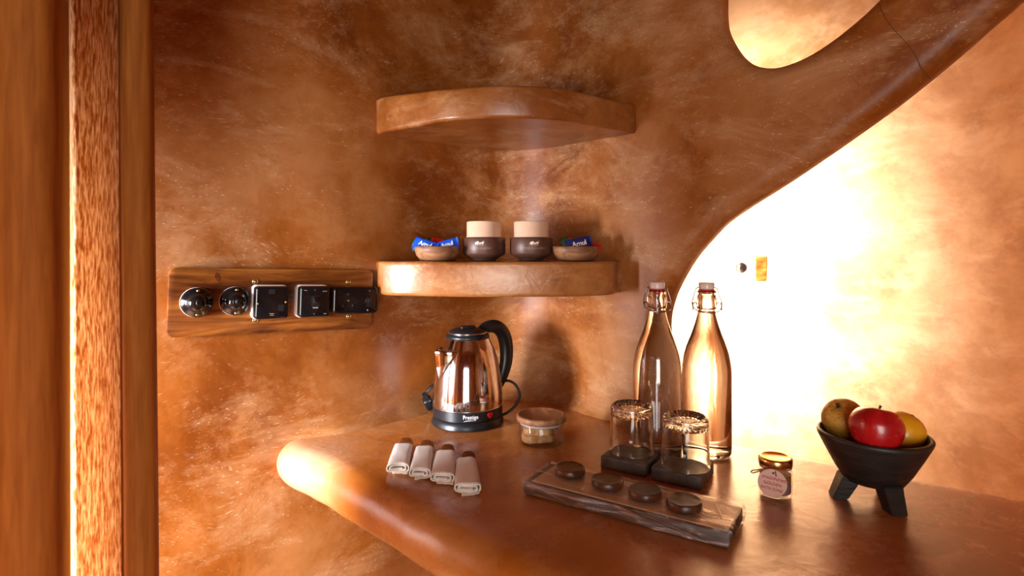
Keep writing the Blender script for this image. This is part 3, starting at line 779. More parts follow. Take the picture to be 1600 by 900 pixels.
plug = link('power_plug', join([box(0.020, 0.026, 0.030, 0.006, 3, (0, 0, 0)), xform(lathe([(0, 0), (0.0065, 0), (0.0055, 0.016), (0, 0.016)], 16), lambda c: Vector((c.x, c.y, c.z + 0.012)))]), 'cord', k, smooth=50, loc=(pq.x + 0.002, pq.y, pq.z), rot=(R(20), R(-24), R(15)))
for x_ in (-0.005, 0.005):
    link('plug_pin', lathe([(0, -0.030), (0.0024, -0.029), (0.0026, -0.012), (0, -0.012)], 12), 'chrome', plug, loc=(x_ , 0, 0))

# ------------------------------------------------------------------ things on the shelf
def cup_proto():
    c = thing('ceramic_cup', '', 'cup', (0, 0, 0), group='brown and cream cups on the shelf')
    bdy = link('body', lathe([(0, 0.001), (0.0255, 0.0), (0.0272, 0.0012), (0.0275, 0.003), (0.0445, 0.0125), (0.0462, 0.0155), (0.0462, 0.0465), (0.0445, 0.0492), (0.0395, 0.0500), (0, 0.050)], 72), 'cup_brown', c, smooth=50)
    link('upper_cup', lathe([(0.0400, 0.0495), (0.0392, 0.0512), (0.0380, 0.0525), (0.0380, 0.0820), (0.0365, 0.0842), (0.0345, 0.0842), (0.0335, 0.082), (0.0335, 0.0560), (0, 0.0550)], 72), 'cup_cream', c, smooth=60)
    ant = [prism(ellipse(-0.0058, 0.0002, 0.0042, 0.0026, 0.5), 0.0002), prism(ellipse(0.0002, -0.0003, 0.0022, 0.0013, 0.1), 0.0002), prism(ellipse(0.0046, 0.0005, 0.0026, 0.0017, -0.4), 0.0002)]
    for a, b_ in (((-0.002, -0.001), (-0.0055, -0.0048)), ((0.0, -0.001), (-0.0015, -0.005)), ((0.001, -0.001), (0.0025, -0.005)), ((0.0035, -0.0005), (0.0055, -0.0048)), ((0.006, 0.001), (0.0078, 0.0035)), ((0.0055, 0.0015), (0.0062, 0.0042))):
        d = Vector(b_) - Vector(a); nn = Vector((-d.y, d.x)).normalized() * 0.00025
        ant.append(prism([tuple(Vector(a) + nn), tuple(Vector(a) - nn), tuple(Vector(b_) - nn), tuple(Vector(b_) + nn)], 0.0002))
    link('ant_emblem', wrap(xform(join(ant), lambda q: Vector((q.x * 1.15, q.y, q.z * 1.15))), 0.0463, 0, 0.0372), 'peach_print', bdy, smooth=False)
    link('lettering', wrap(text_mesh('THE COLONY', 0.0058, 0.0001, 0.0, 1.45), 0.0463, 0, 0.0262), 'faint_print', bdy, smooth=False)
    return c
c1 = cup_proto(); c2 = copy_tree(c1)
for c, px, rz, lab in ((c1, 756.5, R(-8), 'brown and cream stacked ceramic cup beside the bowl of bright blue sachets'), (c2, 830, R(8), 'brown and cream stacked ceramic cup beside the bowl with the navy sachet')):
    c.location = ((px - 800) / F * 1.255, 1.255, ZS + 0.001); c.rotation_euler = (0, 0, rz); c['label'] = lab
def small_bowl(px, Y, label):
    return tag(link('wooden_bowl', lathe([(0, 0.0005), (0.034, 0.0), (0.0385, 0.002), (0.0455, 0.011), (0.0490, 0.021), (0.0495, 0.0295), (0.0480, 0.0305), (0.0465, 0.0295), (0.0455, 0.020), (0.0415, 0.011), (0.033, 0.006), (0, 0.005)], 56),
                    'bowl_wood', loc=((px - 800) / F * Y, Y, ZS + 0.001)), label, 'bowl', 'small wooden bowls on the shelf')
BY = 1.235
small_bowl(684, BY, 'small turned wooden bowl heaped with bright blue sachets')
small_bowl(899.5, BY, 'small turned wooden bowl holding the navy sachet')
def sachet(px, py, Y, w, h, roll, lean, yaw, mat, label, cat='sachet', text=None, tcol='white_print', grp=None, band=None):
    root = thing('chocolate_sachet', label, cat, P(px, py, Y), group=grp)
    root.rotation_euler = (Matrix.Rotation(R(yaw), 4, 'Z') @ Matrix.Rotation(R(lean), 4, 'X') @ Matrix.Rotation(R(-roll), 4, 'Y')).to_euler()
    nx, nz = 22, 12; vs, fs = [], []
    for side in (-1, 1):
        for j in range(nz + 1):
            for i in range(nx + 1):
                a, b_ = i / nx * 2 - 1, j / nz * 2 - 1
                puff = max(0, 1 - (abs(a) / 0.84) ** 3) * max(0, 1 - abs(b_) ** 3)
                cr__ = 0.0007 * math.sin(i * 2.6 + j * 0.4) * (1 if abs(a) > 0.8 else 0.25) + noise.noise(Vector((a * 3, b_ * 3, px))) * 0.0012 * puff
                pin = 1 - 0.10 * max(0, 1 - abs(abs(a) - 0.82) / 0.25)
                vs.append((a * w / 2 + (0.0006 if j % 2 else -0.0006) * (abs(a) > 0.99), side * (0.0042 * puff) + cr__, b_ * h / 2 * pin))
        off = 0 if side == -1 else (nx + 1) * (nz + 1)
        for j in range(nz):
            for i in range(nx):
                q = (off + j * (nx + 1) + i, off + j * (nx + 1) + i + 1, off + (j + 1) * (nx + 1) + i + 1, off + (j + 1) * (nx + 1) + i)
                fs.append(q if side == -1 else q[::-1])
    bm = bmesh.new(); bm.from_mesh(mesh(vs, fs)); bmesh.ops.remove_doubles(bm, verts=bm.verts[:], dist=0.00005)
    wr = link('wrapper', bm_mesh(bm), mat, root)
    if text:
        tm = text_mesh('Amul', h * 0.46, 0.00015, 0.00022, 0.94)
        link('lettering', xform(tm, lambda c: Vector((c.x, c.y - 0.0050, c.z + h * 0.04))), tcol, wr, smooth=False)
        ln = prism(rrect(w * 0.52, h * 0.045, h * 0.02), 0.0003)
        link('caption_line', xform(ln, lambda c: Vector((c.x, c.y - 0.0048, c.z - h * 0.25))), tcol, wr, smooth=False)
    if band:
        link('colour_band', prism([(-w * 0.20, -h * 0.40), (w * 0.12, -h * 0.40), (w * 0.20, h * 0.40), (-w * 0.12, h * 0.40)], 0.0006), band, wr, smooth=False, loc=(0, -0.0044, 0))
    return root
gl = 'sachets in the small shelf bowls'
sachet(664.5, 384, 1.222, 0.052, 0.030, -18, -22, 0, 'blue_foil', 'bright blue sachet sloping down to the right in the small bowl', text=1, grp=gl)
sachet(699, 384, 1.226, 0.050, 0.028, 17, -18, 0, 'blue_foil', 'bright blue sachet sloping up to the right in the small bowl', text=1, grp=gl)
sachet(661, 382.5, 1.250, 0.046, 0.030, 3, -10, 5, 'green_foil', 'dark green sachet with red band behind the bright blue ones', grp=gl, band='red_foil')
sachet(686, 381, 1.250, 0.036, 0.024, -12, -10, 0, 'red_foil', 'red sachet tip between the two bright blue sachets', grp=gl)
sachet(905, 382.5, 1.222, 0.056, 0.033, 13, -15, 0, 'navy_foil', 'navy blue sachet leaning in the bowl nearest the bottles', text=1, tcol='peach_print', grp=gl)
sachet(893, 381.5, 1.246, 0.046, 0.030, 2, -8, 4, 'green_foil', 'dark green sachet with red band behind the navy one', grp=gl, band='red_foil')
sachet(924, 386, 1.240, 0.040, 0.022, -14, -14, -8, 'red_foil', 'red sachet sticking out past the navy one', grp=gl)

# ------------------------------------------------------------------ jar of biscuits
J = T(846, 690)
j = thing('biscuit_jar', 'low glass jar with a round wooden lid beside the kettle', 'jar', (J.x, J.y, ZT + 0.0005))
link('glass_bowl', lathe([(0, 0), (0.0415, 0), (0.0440, 0.0015), (0.0445, 0.004), (0.0445, 0.0390), (0.0438, 0.0400), (0.0425, 0.0390), (0.0422, 0.0055), (0.0405, 0.0040), (0, 0.0040)], 72), 'thin_glass', j)
link('gasket', lathe([(0.0380, 0.0360), (0.0419, 0.0365), (0.0450, 0.0405), (0.0450, 0.0428), (0.0380, 0.0428)], 72), 'silicone', j, smooth=50)
link('wooden_lid', lathe([(0, 0.0428), (0.0480, 0.0428), (0.0492, 0.0440), (0.0496, 0.0475), (0.0490, 0.0530), (0.0478, 0.0545), (0.0445, 0.0548), (0.0425, 0.0538), (0.0410, 0.0522), (0, 0.0520)], 72), 'lid_wood', j, smooth=55)
def biscuit(dx, dy, z, r, h, rx, ry, rz, label):
    ol = [tuple(v.to_2d()) for v in cr([(r, -r * 0.55, 0), (r * 1.02, r * 0.35, 0), (r * 0.55, r * 0.8, 0), (-r * 0.5, r * 0.85, 0), (-r, r * 0.4, 0), (-r * 0.98, -r * 0.5, 0), (-r * 0.4, -r * 0.72, 0), (r * 0.5, -r * 0.7, 0)], 4, True)]
    me = prism(ol, h, 0.002, 2, 'XY'); xform(me, lambda c: c + noise.noise_vector(c * 180) * 0.0008)
    root = thing('biscuit', label, 'biscuit', (J.x + dx, J.y + dy, ZT + z), (R(rx), R(ry), R(rz)), 'biscuits in the glass jar')
    link('crumb', me, 'cookie', root, smooth=40)
    for q in range(6):
        a = random.uniform(0, 6.28)
        link('nut_piece', xform(lathe([(0, -0.001), (0.0016, 0), (0, 0.0012)], 8), lambda c: c), 'nut', root, loc=(math.cos(a) * r * 0.72, math.sin(a) * r * 0.55, h + 0.0002))
biscuit(-0.008, -0.004, 0.0055, 0.029, 0.013, 0, 0, 8, 'thick tan biscuit slice at the bottom of the glass jar')
biscuit(-0.007, -0.002, 0.0195, 0.0275, 0.013, 3, -3, -10, 'thick tan biscuit slice lying on another in the jar')
biscuit(0.0215, 0.020, 0.0225, 0.0125, 0.009, 60, 0, 40, 'small biscuit slice propped upright at the back of the jar')

# ------------------------------------------------------------------ rolled napkins with a brown shell spoon each
def spiral(w, t, turns=2.15, n=90):         # flattened roll section (x, z)
    out = []
    for i in range(n + 1):
        q = i / n; a = -math.pi * 0.55 + q * turns * 2 * math.pi
        s = 0.22 + 0.78 * (1 - q)
        c, s_ = math.cos(a), math.sin(a)
        x = math.copysign(abs(c) ** 0.55, c) * w / 2 * (0.35 + 0.65 * (s)) ; z = math.copysign(abs(s_) ** 0.8, s_) * t / 2 * s + t / 2
        out.append((x, z))
    return out
def napkin(b0, b1, width, seed, label, slabel, tail=0.012):
    a, c = T(*b0), T(*b1); d = (c - a); L = d.length; ang = math.atan2(d.y, d.x) - math.pi / 2
    t = 0.017
    root = thing('rolled_napkin', label, 'napkin', (a.x, a.y, ZT + 0.0022), (0, 0, ang), 'rolled napkins on the counter')
    sec = spiral(width, t)
    sec = [(-width * 0.12 + 0.006 * 0, -0.0002), (width * 0.10, -0.0006)] + sec if False else sec
    vs, fs = [], []; NL = 16; n = len(sec)
    for i in range(NL + 1):
        q = i / NL; sc = 1 - 0.16 * q - 0.03 * math.sin(q * 3 + seed); lift = 0.0
        for (x, z) in sec:
            y = q * L + 0.0025 * math.sin(x * 160 + seed) * (1 - q) - 0.0022 * (1 - z / t) * (1 - q)
            wv = noise.noise(Vector((x * 50, q * 5, seed))) * 0.0012
            zz = z * (1 - 0.30 * q ** 3) + wv
            vs.append((x * sc, y, max(0.0, zz)))
    for i in range(NL):
        for k_ in range(n - 1): fs.append((i * n + k_, i * n + k_ + 1, (i + 1) * n + k_ + 1, (i + 1) * n + k_))
    rl = link('cloth_roll', mesh(vs, fs), 'napkin', root)
    md = rl.modifiers.new('cloth_thickness', 'SOLIDIFY'); md.thickness = 0.0017; md.offset = 0
    # loose inner flap peeping out below the roll
    fv, ff = [], []
    for i in range(9):
        x = -width * 0.18 + width * 0.62 * i / 8
        zz = 0.0006 + 0.0012 * abs(math.sin(i * 0.8 + seed))
        fv += [(x, -tail * (0.35 + 0.65 * (i / 8 if seed % 2 else 1 - i / 8)) , zz), (x, 0.02, zz + 0.001)]
    for i in range(8): ff.append((2 * i, 2 * i + 2, 2 * i + 3, 2 * i + 1))
    fp = link('loose_flap', mesh(fv, ff), 'napkin_edge', root); m2 = fp.modifiers.new('cloth_thickness', 'SOLIDIFY'); m2.thickness = 0.0018; m2.offset = 1
    # spoon tip
    ol = [tuple(v.to_2d()) for v in cr([(-0.0125, -0.012, 0), (-0.0125, 0.001, 0), (-0.0095, 0.008, 0), (0, 0.0115, 0), (0.0095, 0.008, 0), (0.0125, 0.001, 0), (0.0125, -0.012, 0), (0.004, -0.05, 0), (-0.004, -0.05, 0)], 5, True)]
    me = prism(ol, 0.003, 0.0008, 2, 'XY')
    xform(me, lambda v: Vector((v.x, v.y, v.z - 0.006 + 0.010 * (max(0, 1 - (v.x / 0.0125) ** 2)) * (max(0, 1 - ((v.y + 0.004) / 0.017) ** 2)) )))
    e = a + d.normalized() * (L + 0.001); off = Vector((-d.y, d.x, 0)).normalized() * (-0.005)
    sp = link('shell_spoon', me, 'shell', loc=(e.x + off.x, e.y + off.y, ZT + 0.0155), rot=(R(30), 0, ang), smooth=40)
    tag(sp, slabel, 'spoon', 'brown spoon tips in the napkins')
napkin((620.5, 741), (630, 703), 0.043, 1, 'bright white rolled napkin farthest from the biscuit jar', 'brown rounded spoon tip in the napkin farthest from the biscuit jar')
napkin((655, 749), (662.5, 707), 0.040, 2, 'bright white rolled napkin, second from the counter tip', 'brown rounded spoon tip in the second napkin from the counter tip')
napkin((690, 757), (695, 714), 0.043, 3, 'half shaded ribbed rolled napkin, third from the counter tip', 'brown rounded spoon tip in the third napkin from the counter tip')
napkin((729.5, 774), (727.5, 726), 0.045, 4, 'shaded beige rolled napkin closest to the biscuit jar', 'brown rounded spoon tip in the napkin closest to the biscuit jar')

# ------------------------------------------------------------------ swing top bottles
def bottle_proto():
    b = thing('swing_top_bottle', '', 'bottle', (0, 0, 0), group='swing top water bottles')
    outer = [(0.0, 0.004), (0.020, 0.003), (0.034, 0.0), (0.0415, 0.002), (0.0445, 0.009), (0.0448, 0.05), (0.0448, 0.10), (0.0448, 0.148), (0.0436, 0.166), (0.0405, 0.184), (0.0350, 0.203), (0.0268, 0.225), (0.0200, 0.246), (0.0162, 0.262), (0.0155, 0.270)]
    oc = [(v.x, v.z) for v in cr([(r, 0, z) for r, z in outer[3:]], 4)]
    neck = [(0.0155, 0.272), (0.0178, 0.274), (0.0184, 0.279), (0.0182, 0.288), (0.0168, 0.292), (0.0166, 0.298), (0.0175, 0.300), (0.0172, 0.3035), (0.0140, 0.3040)]
    inner = [(0.0115, 0.300), (0.0115, 0.275), (0.0122, 0.262), (0.0162, 0.246), (0.0230, 0.225), (0.0312, 0.203), (0.0368, 0.184), (0.0400, 0.166), (0.0412, 0.148), (0.0412, 0.012), (0.0385, 0.0075), (0.0, 0.0095)]
    link('glass_bottle', lathe(outer[:3] + oc + neck + inner, 64), 'glass', b)
    wl = 0.266
    wat = [(0.0, 0.0093), (0.0386, 0.0073), (0.0414, 0.012), (0.0414, 0.148), (0.0402, 0.166), (0.0370, 0.184), (0.0314, 0.203), (0.0232, 0.225), (0.0164, 0.246), (0.0124, 0.262), (0.0121, wl), (0.0, wl)]
    link('water', lathe(wat, 64), 'water', b)
    st = link('stopper', lathe([(0, 0.3065), (0.0135, 0.3065), (0.0142, 0.3085), (0.0142, 0.3175), (0.0130, 0.3190), (0.0, 0.3193)], 40), 'porcelain', b, smooth=60)
    link('rubber_ring', lathe([(0, 0.298), (0.0085, 0.298), (0.0095, 0.3035), (0.0148, 0.3040), (0.0150, 0.3062), (0.0, 0.3066)], 40), 'rubber', b, smooth=50)
    w = 0.0012
    ring = [(0.0168 * math.cos(a), 0.0168 * math.sin(a), 0.2705 - 0.004 * math.cos(a * 2) * 0 ) for a in [2 * math.pi * i / 40 for i in range(40)]]
    link('neck_wire', tube(ring, w, 8, closed=True), 'wire', b)
    bail = cr([(-0.0145, 0, 0.3095), (-0.0195, 0, 0.3070), (-0.0225, 0, 0.298), (-0.0265, -0.002, 0.284), (-0.0270, -0.004, 0.277), (-0.0235, -0.008, 0.270), (-0.0150, -0.0165, 0.2655), (0, -0.0200, 0.2640), (0.0150, -0.0165, 0.2655), (0.0235, -0.008, 0.270), (0.0270, -0.004, 0.277), (0.0265, -0.002, 0.284), (0.0225, 0, 0.298), (0.0195, 0, 0.3070), (0.0145, 0, 0.3095)], 6)
    link('bail_wire', tube(bail, w, 8), 'wire', b)
    for s in (-1, 1):
        cl = cr([(s * 0.0168, 0, 0.2715), (s * 0.0185, -0.001, 0.279), (s * 0.0220, -0.002, 0.2815), (s * 0.0255, -0.003, 0.279), (s * 0.0262, -0.005, 0.271), (s * 0.0262, -0.006, 0.266)], 6)
        link('lever_wire', tube(cl, w * 1.1, 8), 'wire', b)
    return b
b1 = bottle_proto(); b2 = copy_tree(b1)
for b, px, Y, rz, lab in ((b1, 1026.5, 1.093, R(6), 'clear swing top water bottle in front of the brown pillar'), (b2, 1104, 1.078, R(-3), 'clear swing top water bottle standing against the bright opening')):
    b.location = ((px - 800) / F * Y, Y, ZT + 0.0008); b.rotation_euler = (0, 0, rz); b['label'] = lab

# ------------------------------------------------------------------ slate coasters with upturned tumblers
CH = 0.0215
def coaster(front_px, left_px, label):
    f, l_ = T(*front_px), T(*left_px); a = (l_ - f).normalized(); b_ = Vector((a.y, -a.x, 0))
    s = 0.081; c = f + a * s / 2 + b_ * s / 2
    me = box(s, s, CH - 0.0005, 0.0016, 2, (0, 0, CH / 2), jitter=0.0006, cuts=6)
    o = link('slate_coaster', me, 'slate', loc=(c.x, c.y, ZT + 0.0005), rot=(0, 0, math.atan2(b_.y, b_.x)), smooth=35)
    tag(o, label, 'coaster', 'slate coasters'); return c
k1 = coaster((1008.5, 747), (944.4, 732.8), 'dark square slate block under the tumbler nearer the kettle')
k2 = coaster((1094.8, 767.5), (1021, 750.6), 'dark square slate block under the tumbler nearer the salt jar')
def tumbler_proto():
    t = thing('glass_tumbler', '', 'glass', (0, 0, 0), group='upturned tumblers')
    N = 72
    prof = [(0.0387, 0.0), (0.0392, 0.0012), (0.0388, 0.012), (0.0378, 0.045), (0.0370, 0.0700), (0.0368, 0.0780), (0.0352, 0.0825), (0.0325, 0.0838), (0.0300, 0.0825), (0.0215, 0.0768), (0.0180, 0.0755), (0.0, 0.0752),
            (0.0, 0.0672), (0.0200, 0.0675), (0.0310, 0.0668), (0.0342, 0.0640), (0.0352, 0.045), (0.0366, 0.010), (0.0374, 0.0006)]
    vs, fs, rings = [], [], []
    for r, z in prof:
        if r == 0: rings.append([len(vs)]); vs.append((0, 0, z)); continue
        rings.append(list(range(len(vs), len(vs) + N)))
        for q in range(N):
            a = 2 * math.pi * q / N; rr, zz = r, z
            if 0.02 < r < 0.031 and z > 0.075: zz += 0.0011 * (1 if q % 3 == 0 else -0.4)
            if 0.019 < r < 0.032 and 0.064 < z < 0.07: zz += 0.0010 * (1 if q % 3 == 1 else -0.3)
            vs.append((rr * math.cos(a), rr * math.sin(a), zz))
    sq = list(zip(rings, rings[1:] + rings[:1]))
    for A, B in sq:
        for q in range(N):
            q2 = (q + 1) % N
            if len(A) == 1 and len(B) == 1: continue
            if len(A) == 1: fs.append((A[0], B[q2], B[q]))
            elif len(B) == 1: fs.append((A[q], A[q2], B[0]))
            else: fs.append((A[q], A[q2], B[q2], B[q]))
    link('tumbler_glass', fix(mesh(vs, fs)), 'glass', t, smooth=40)
    return t
t1 = tumbler_proto(); t2 = copy_tree(t1)
for t, (px, py), lab in ((t1, (987, 706), 'upside down clear tumbler on the slate nearer the kettle'), (t2, (1071, 729), 'upside down clear tumbler on the slate nearer the salt jar')):
    q = T(px, py, CH); t.location = (q.x, q.y, ZT + CH + 0.0012); t['label'] = lab
t2.rotation_euler = (0, 0, 0.3)

# ------------------------------------------------------------------ wrapped tray of chocolates
fl_, fr_ = T(814, 772.5), T(1141, 862.5); td = (fr_ - fl_); TL = td.length; td.normalize(); tn = Vector((-td.y, td.x, 0)); TW = 0.095; TH = 0.0225
tc = (fl_ + fr_) / 2 + tn * TW / 2
tr = thing('chocolate_tray', 'long film wrapped tray holding four chocolates at the counter front', 'tray', (tc.x, tc.y, ZT + 0.0012), (0, 0, math.atan2(td.y, td.x)))
link('card_base', box(TL - 0.006, TW - 0.006, TH - 0.004, 0.0015, 2, (0, 0, (TH - 0.004) / 2 + 0.0004)), 'tray_card', tr, smooth=35)
link('kraft_insert', box(TL - 0.020, TW - 0.016, 0.0012, 0.0004, 1, (0.004, 0.002, TH - 0.0031)), 'kraft', tr, smooth=35)
me = box(TL, TW, TH + 0.001, 0.003, 2, (0, 0, TH / 2 + 0.0005), cuts=14)
def crumple(c):
    e = min(1, abs(c.x) / (TL / 2)) ** 6
    n_ = noise.noise_vector(Vector((c.x * 30, c.y * 70, c.z * 70))) * 0.0016 + noise.noise_vector(c * 150) * 0.0007 * (1 + 2.0 * e)
    fan = 0.0015 * math.sin(math.atan2(c.y + TW * 0.45, TL / 2 - c.x + 0.004) * 34) * max(0, 1 - (TL / 2 - c.x) / 0.10)
    v = c + n_
    if c.z > TH * 0.7: v.z = max(c.z, v.z) + max(0, fan)
    v.z = max(0.0, v.z); return v
xform(me, crumple)
film = link('wrapping_film', me, 'film', tr, smooth=25); film['label'] = 'crinkled clear film'
# pulled creases of film towards the near corner and along the long side
def crease(pts_, r, name='film_crease'):
    link(name, tube(cr(pts_, 6), r, 6, flat=0.4), 'film', film)
cx, cy = TL / 2 - 0.006, -TW / 2 + 0.004
for q, (ex, ey) in enumerate(((TL / 2 - 0.085, 0.012), (TL / 2 - 0.075, 0.022), (TL / 2 - 0.055, 0.030), (TL / 2 - 0.095, -0.004), (TL / 2 - 0.040, 0.036))):
    crease([(cx, cy, TH + 0.0015), ((cx * 0.6 + ex * 0.4), (cy * 0.6 + ey * 0.4) + 0.002, TH + 0.003), (ex, ey, TH + 0.0025)], 0.0010)
for x0, x1 in ((-TL / 2 + 0.01, -TL / 2 + 0.10), (-TL / 2 + 0.02, -TL / 2 + 0.085), (0.0, 0.11), (0.03, 0.13)):
    crease([(x0, -TW / 2 - 0.0012, TH - 0.002), ((x0 + x1) / 2, -TW / 2 - 0.0022, TH * 0.55), (x1, -TW / 2 - 0.0012, 0.003)], 0.0009)
ords = ['chocolate disc at the kettle end of the wrapped tray', 'chocolate disc second from the kettle end of the wrapped tray', 'smooth glossy chocolate disc third from the kettle end of the tray', 'chocolate disc at the near end of the tray under film creases']
for (px, py), lab in zip(((890.5, 738), (949, 756.5), (1008, 773), (1069, 790)), ords):
    q = T(px, py, TH + 0.004)
    me = lathe([(0, 0), (0.0215, 0), (0.0238, 0.002), (0.0243, 0.006), (0.0240, 0.0100), (0.0222, 0.0122), (0.0198, 0.0116), (0.016, 0.0112), (0, 0.0114)], 48)
    xform(me, lambda c: c + noise.noise_vector(Vector((c.x * 90, c.y * 90, px + c.z * 90))) * 0.0006)
    o = link('chocolate', me, 'chocolate', loc=(q.x, q.y, ZT + TH + 0.0012), rot=(0, 0, px), smooth=60); tag(o, lab, 'chocolate', 'chocolates in the wrapped tray')

# ------------------------------------------------------------------ bath salt jar with tag
S = T(1211.5, 772)
s = thing('bath_salt_jar', 'small jar with a gold lid and round pink paper tag', 'jar', (S.x, S.y, ZT + 0.0006), (0, 0, R(-20)))
link('glass_jar', lathe([(0, 0.0015), (0.0195, 0.0), (0.0235, 0.0015), (0.0248, 0.006), (0.0248, 0.036), (0.0238, 0.041), (0.0212, 0.0445), (0.0208, 0.052), (0.0188, 0.052), (0.0190, 0.0445), (0.0215, 0.040), (0.0226, 0.035), (0.0226, 0.0065), (0.021, 0.0045), (0, 0.0040)], 56), 'thin_glass', s)
link('salt', lathe([(0, 0.0042), (0.0208, 0.0046), (0.0224, 0.0066), (0.0224, 0.024), (0, 0.0245)], 40), 'salt', s, smooth=50)
link('golden_powder', lathe([(0, 0.0246), (0.0224, 0.0243), (0.0224, 0.033), (0, 0.034)], 40), 'salt_top', s, smooth=50)
link('gold_lid', lathe([(0.0, 0.0525), (0.0215, 0.0525), (0.0212, 0.0475), (0.0238, 0.0465), (0.0248, 0.0480), (0.0248, 0.0560), (0.0236, 0.0585), (0.0205, 0.0590), (0.0190, 0.0578), (0.0, 0.0578)], 64), 'gold', s, smooth=60)
nk = [(0.0228 * math.cos(a), 0.0228 * math.sin(a), 0.0448 + 0.0006 * math.sin(3 * a)) for a in [2 * math.pi * i / 48 for i in range(48)]]
tw = link('twine', join([tube(nk, 0.0011, 8, closed=True), tube(cr([(-0.008, -0.0225, 0.0448), (-0.018, -0.024, 0.0440), (-0.028, -0.022, 0.0415), (-0.034, -0.021, 0.0395), (-0.036, -0.021, 0.0370), (-0.033, -0.0215, 0.0360), (-0.028, -0.022, 0.0385), (-0.020, -0.024, 0.0425), (-0.006, -0.0235, 0.0450)], 6), 0.0010, 8),
     tube(cr([(-0.002, -0.0232, 0.0450), (-0.002, -0.0268, 0.043), (-0.0015, -0.0285, 0.0395), (-0.001, -0.0272, 0.037)], 5), 0.0009, 8)]), 'twine', s)
TG = Vector((-0.0065, -0.0275, 0.0262))
tg = link('paper_tag', prism(ellipse(0, 0, 0.0205, 0.0205, 0, 48), 0.0006), 'tag', s, smooth=False, loc=TG, rot=(R(-8), R(7), R(-4)))
link('tag_hole', prism(ellipse(-0.0005, 0.0150, 0.0016, 0.0016, 0, 16), 0.0002), 'stem', tg, smooth=False, loc=(0, -0.0006, 0))
for tx, zz, sz, xx in (('SVASHNORE', 0.0068, 0.0060, 0.0012), ('GOLDEN', -0.0008, 0.0062, 0.0), ('BATH SOAK', -0.0084, 0.0056, 0.0)):
    link('handwriting', xform(text_mesh(tx, sz, 0.0001, 0.00008, 1.02, 0.12), lambda c: Vector((c.x + xx, c.y - 0.0008, c.z + zz + 0.0003 * math.sin(c.x * 900)))), 'ink', tg, smooth=False)

# ------------------------------------------------------------------ footed bowl with fruit
FC = Vector((0.553, 0.882, ZT))
f = thing('footed_bowl', 'black wooden footed bowl holding three fruits', 'bowl', (FC.x, FC.y, ZT + 0.0006))
link('bowl', lathe([(0, 0.029), (0.034, 0.0275), (0.041, 0.030), (0.052, 0.047), (0.066, 0.074), (0.0765, 0.0955), (0.0775, 0.0995), (0.0755, 0.1020), (0.0715, 0.1020), (0.0695, 0.0990), (0.060, 0.076), (0.046, 0.050), (0.034, 0.040), (0, 0.038)], 72), 'dark_wood', f, smooth=60)
for az in (-88, 35, 150 + 18):
    a = R(az); d = Vector((math.cos(a), math.sin(a), 0)); t_ = Vector((-d.y, d.x, 0)); vs = []
    for z, r0, r1, hw in ((0.0, 0.038, 0.060, 0.0115), (0.036, 0.018, 0.046, 0.0145)):
        for rr, ss in ((r0, -1), (r1, -1), (r1, 1), (r0, 1)): vs.append(d * rr + t_ * ss * hw + Vector((0, 0, z)))
    bm = bmesh.new(); bm.from_mesh(mesh(vs, [(0, 3, 2, 1), (4, 5, 6, 7), (0, 1, 5, 4), (1, 2, 6, 5), (2, 3, 7, 6), (3, 0, 4, 7)]))
    bmesh.ops.bevel(bm, geom=bm.edges[:], offset=0.0012, segments=2, affect='EDGES')
    link('foot', bm_mesh(bm), 'dark_wood', f, smooth=35)
def fruit_mesh(prof, n=56, lob=0.0):
    p = cr([(r, 0, z) for r, z in prof], 6)
    return lathe([(max(0, v.x), v.z) if i not in (0,) else (0, v.z) for i, v in enumerate(p[:-1])] + [(0, p[-1].z)], n, lambda v: Vector((v.x, v.y, v.z)) * (1 + lob * math.cos(5 * math.atan2(v.y, v.x)) * (0.5 if v.z < 0 else 1)))
def put(px, py, Y): return P(px, py, Y)
q = put(1369.5, 672, 0.846)
ap = thing('apple', 'shiny red apple in the front of the footed bowl', 'apple', q, (R(-14), R(14), 0))
link('flesh', fruit_mesh([(0, -0.0255), (0.007, -0.0285), (0.016, -0.0290), (0.028, -0.0190), (0.0355, 0.000), (0.0345, 0.014), (0.026, 0.0265), (0.014, 0.0300), (0.006, 0.0270), (0, 0.0215)], lob=0.012), 'apple', ap)
link('stem', tube(cr([(0, 0, 0.021), (0.001, 0, 0.029), (0.004, 0.001, 0.036)], 5), [0.0016] * 10 + [0.0022], 8), 'stem', ap)
q = put(1319, 656, 0.920)
pe = thing('pear', 'speckled golden brown pear propped at the back of the footed bowl', 'pear', q, (R(8), R(-32), R(10)))
link('flesh', fruit_mesh([(0, -0.034), (0.010, -0.0335), (0.023, -0.0270), (0.0315, -0.012), (0.0325, 0.003), (0.0285, 0.017), (0.0205, 0.0265), (0.012, 0.0300), (0.0055, 0.0290), (0, 0.0250)], lob=0.008), 'pear', pe)
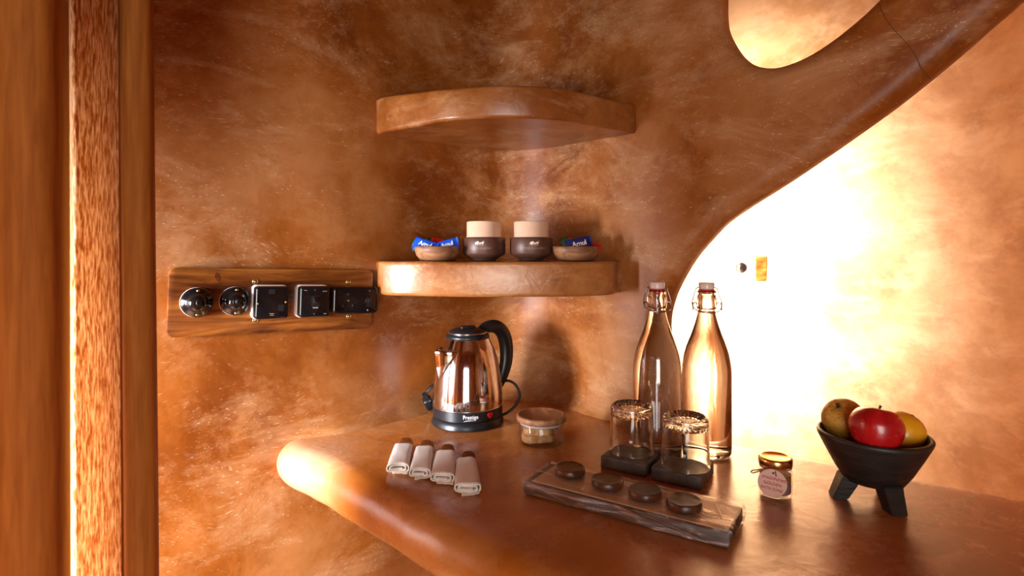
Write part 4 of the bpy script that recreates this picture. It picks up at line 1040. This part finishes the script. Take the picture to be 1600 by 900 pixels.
link('stem', tube([(0, 0, 0.024), (0.001, 0, 0.029), (0.002, 0, 0.0325)], 0.0024, 8), 'stem', pe)
q = put(1408, 677.5, 0.886)
ye = thing('yellow_fruit', 'smooth yellow orange fruit behind the apple', 'fruit', q, (R(10), R(25), 0))
link('flesh', fruit_mesh([(0, -0.032), (0.010, -0.0310), (0.022, -0.0250), (0.0300, -0.011), (0.0320, 0.003), (0.0285, 0.017), (0.0195, 0.0275), (0.010, 0.0320), (0, 0.0330)]), 'yellow', ye)
link('navel', lathe([(0, 0.0340), (0.0025, 0.0335), (0.0035, 0.0325), (0, 0.032)], 12), 'stem', ye)

# ------------------------------------------------------------------ switch board on the far wall
u_, Yf = far_path.hit((1178 - 800) / F) if False else (None, None)
us = np.linspace(far_path.L * 0.35, far_path.L, 4000); xs, ys = far_path.at(us); i_ = int(np.argmin(np.abs(xs / ys - (1183 - 800) / F)))
pc = Vector((float(xs[i_]), float(ys[i_]), 0)); (xa, ya), (xb, yb) = far_path.at(us[i_] - 0.05), far_path.at(us[i_] + 0.05)
fd = Vector((float(xb - xa), float(yb - ya), 0)).normalized(); Yc = pc.y - 0.03
fb = thing('switch_board', 'small wooden board with one round switch on the sunlit far wall', 'switch board', (pc.x, pc.y, ZC - (420 - HY) / F * Yc), (0, 0, math.atan2(fd.y, fd.x)))
hb = 0.064; Lb = 0.46
ol = [(-Lb, 0.03), (-Lb, -0.034), (0.0, -0.034), (0.046, -0.004), (0.046, 0.03)]
link('board', xform(prism(ol, 2 * hb, 0.0, 1, 'XY'), lambda c: Vector((c.x, c.y, c.z - hb))), 'board', fb, smooth=False)
rs = link('round_switch', yup(lathe([(0, 0), (0.029, 0), (0.030, 0.004), (0.027, 0.013), (0.019, 0.016), (0.016, 0.026), (0.008, 0.031), (0, 0.031)], 32)), 'bakelite', fb, loc=(-0.070, -0.034, 0.004))
link('lever', box(0.010, 0.016, 0.011, 0.002, 2, (0, -0.034, 0)), 'bakelite', rs, smooth=40)
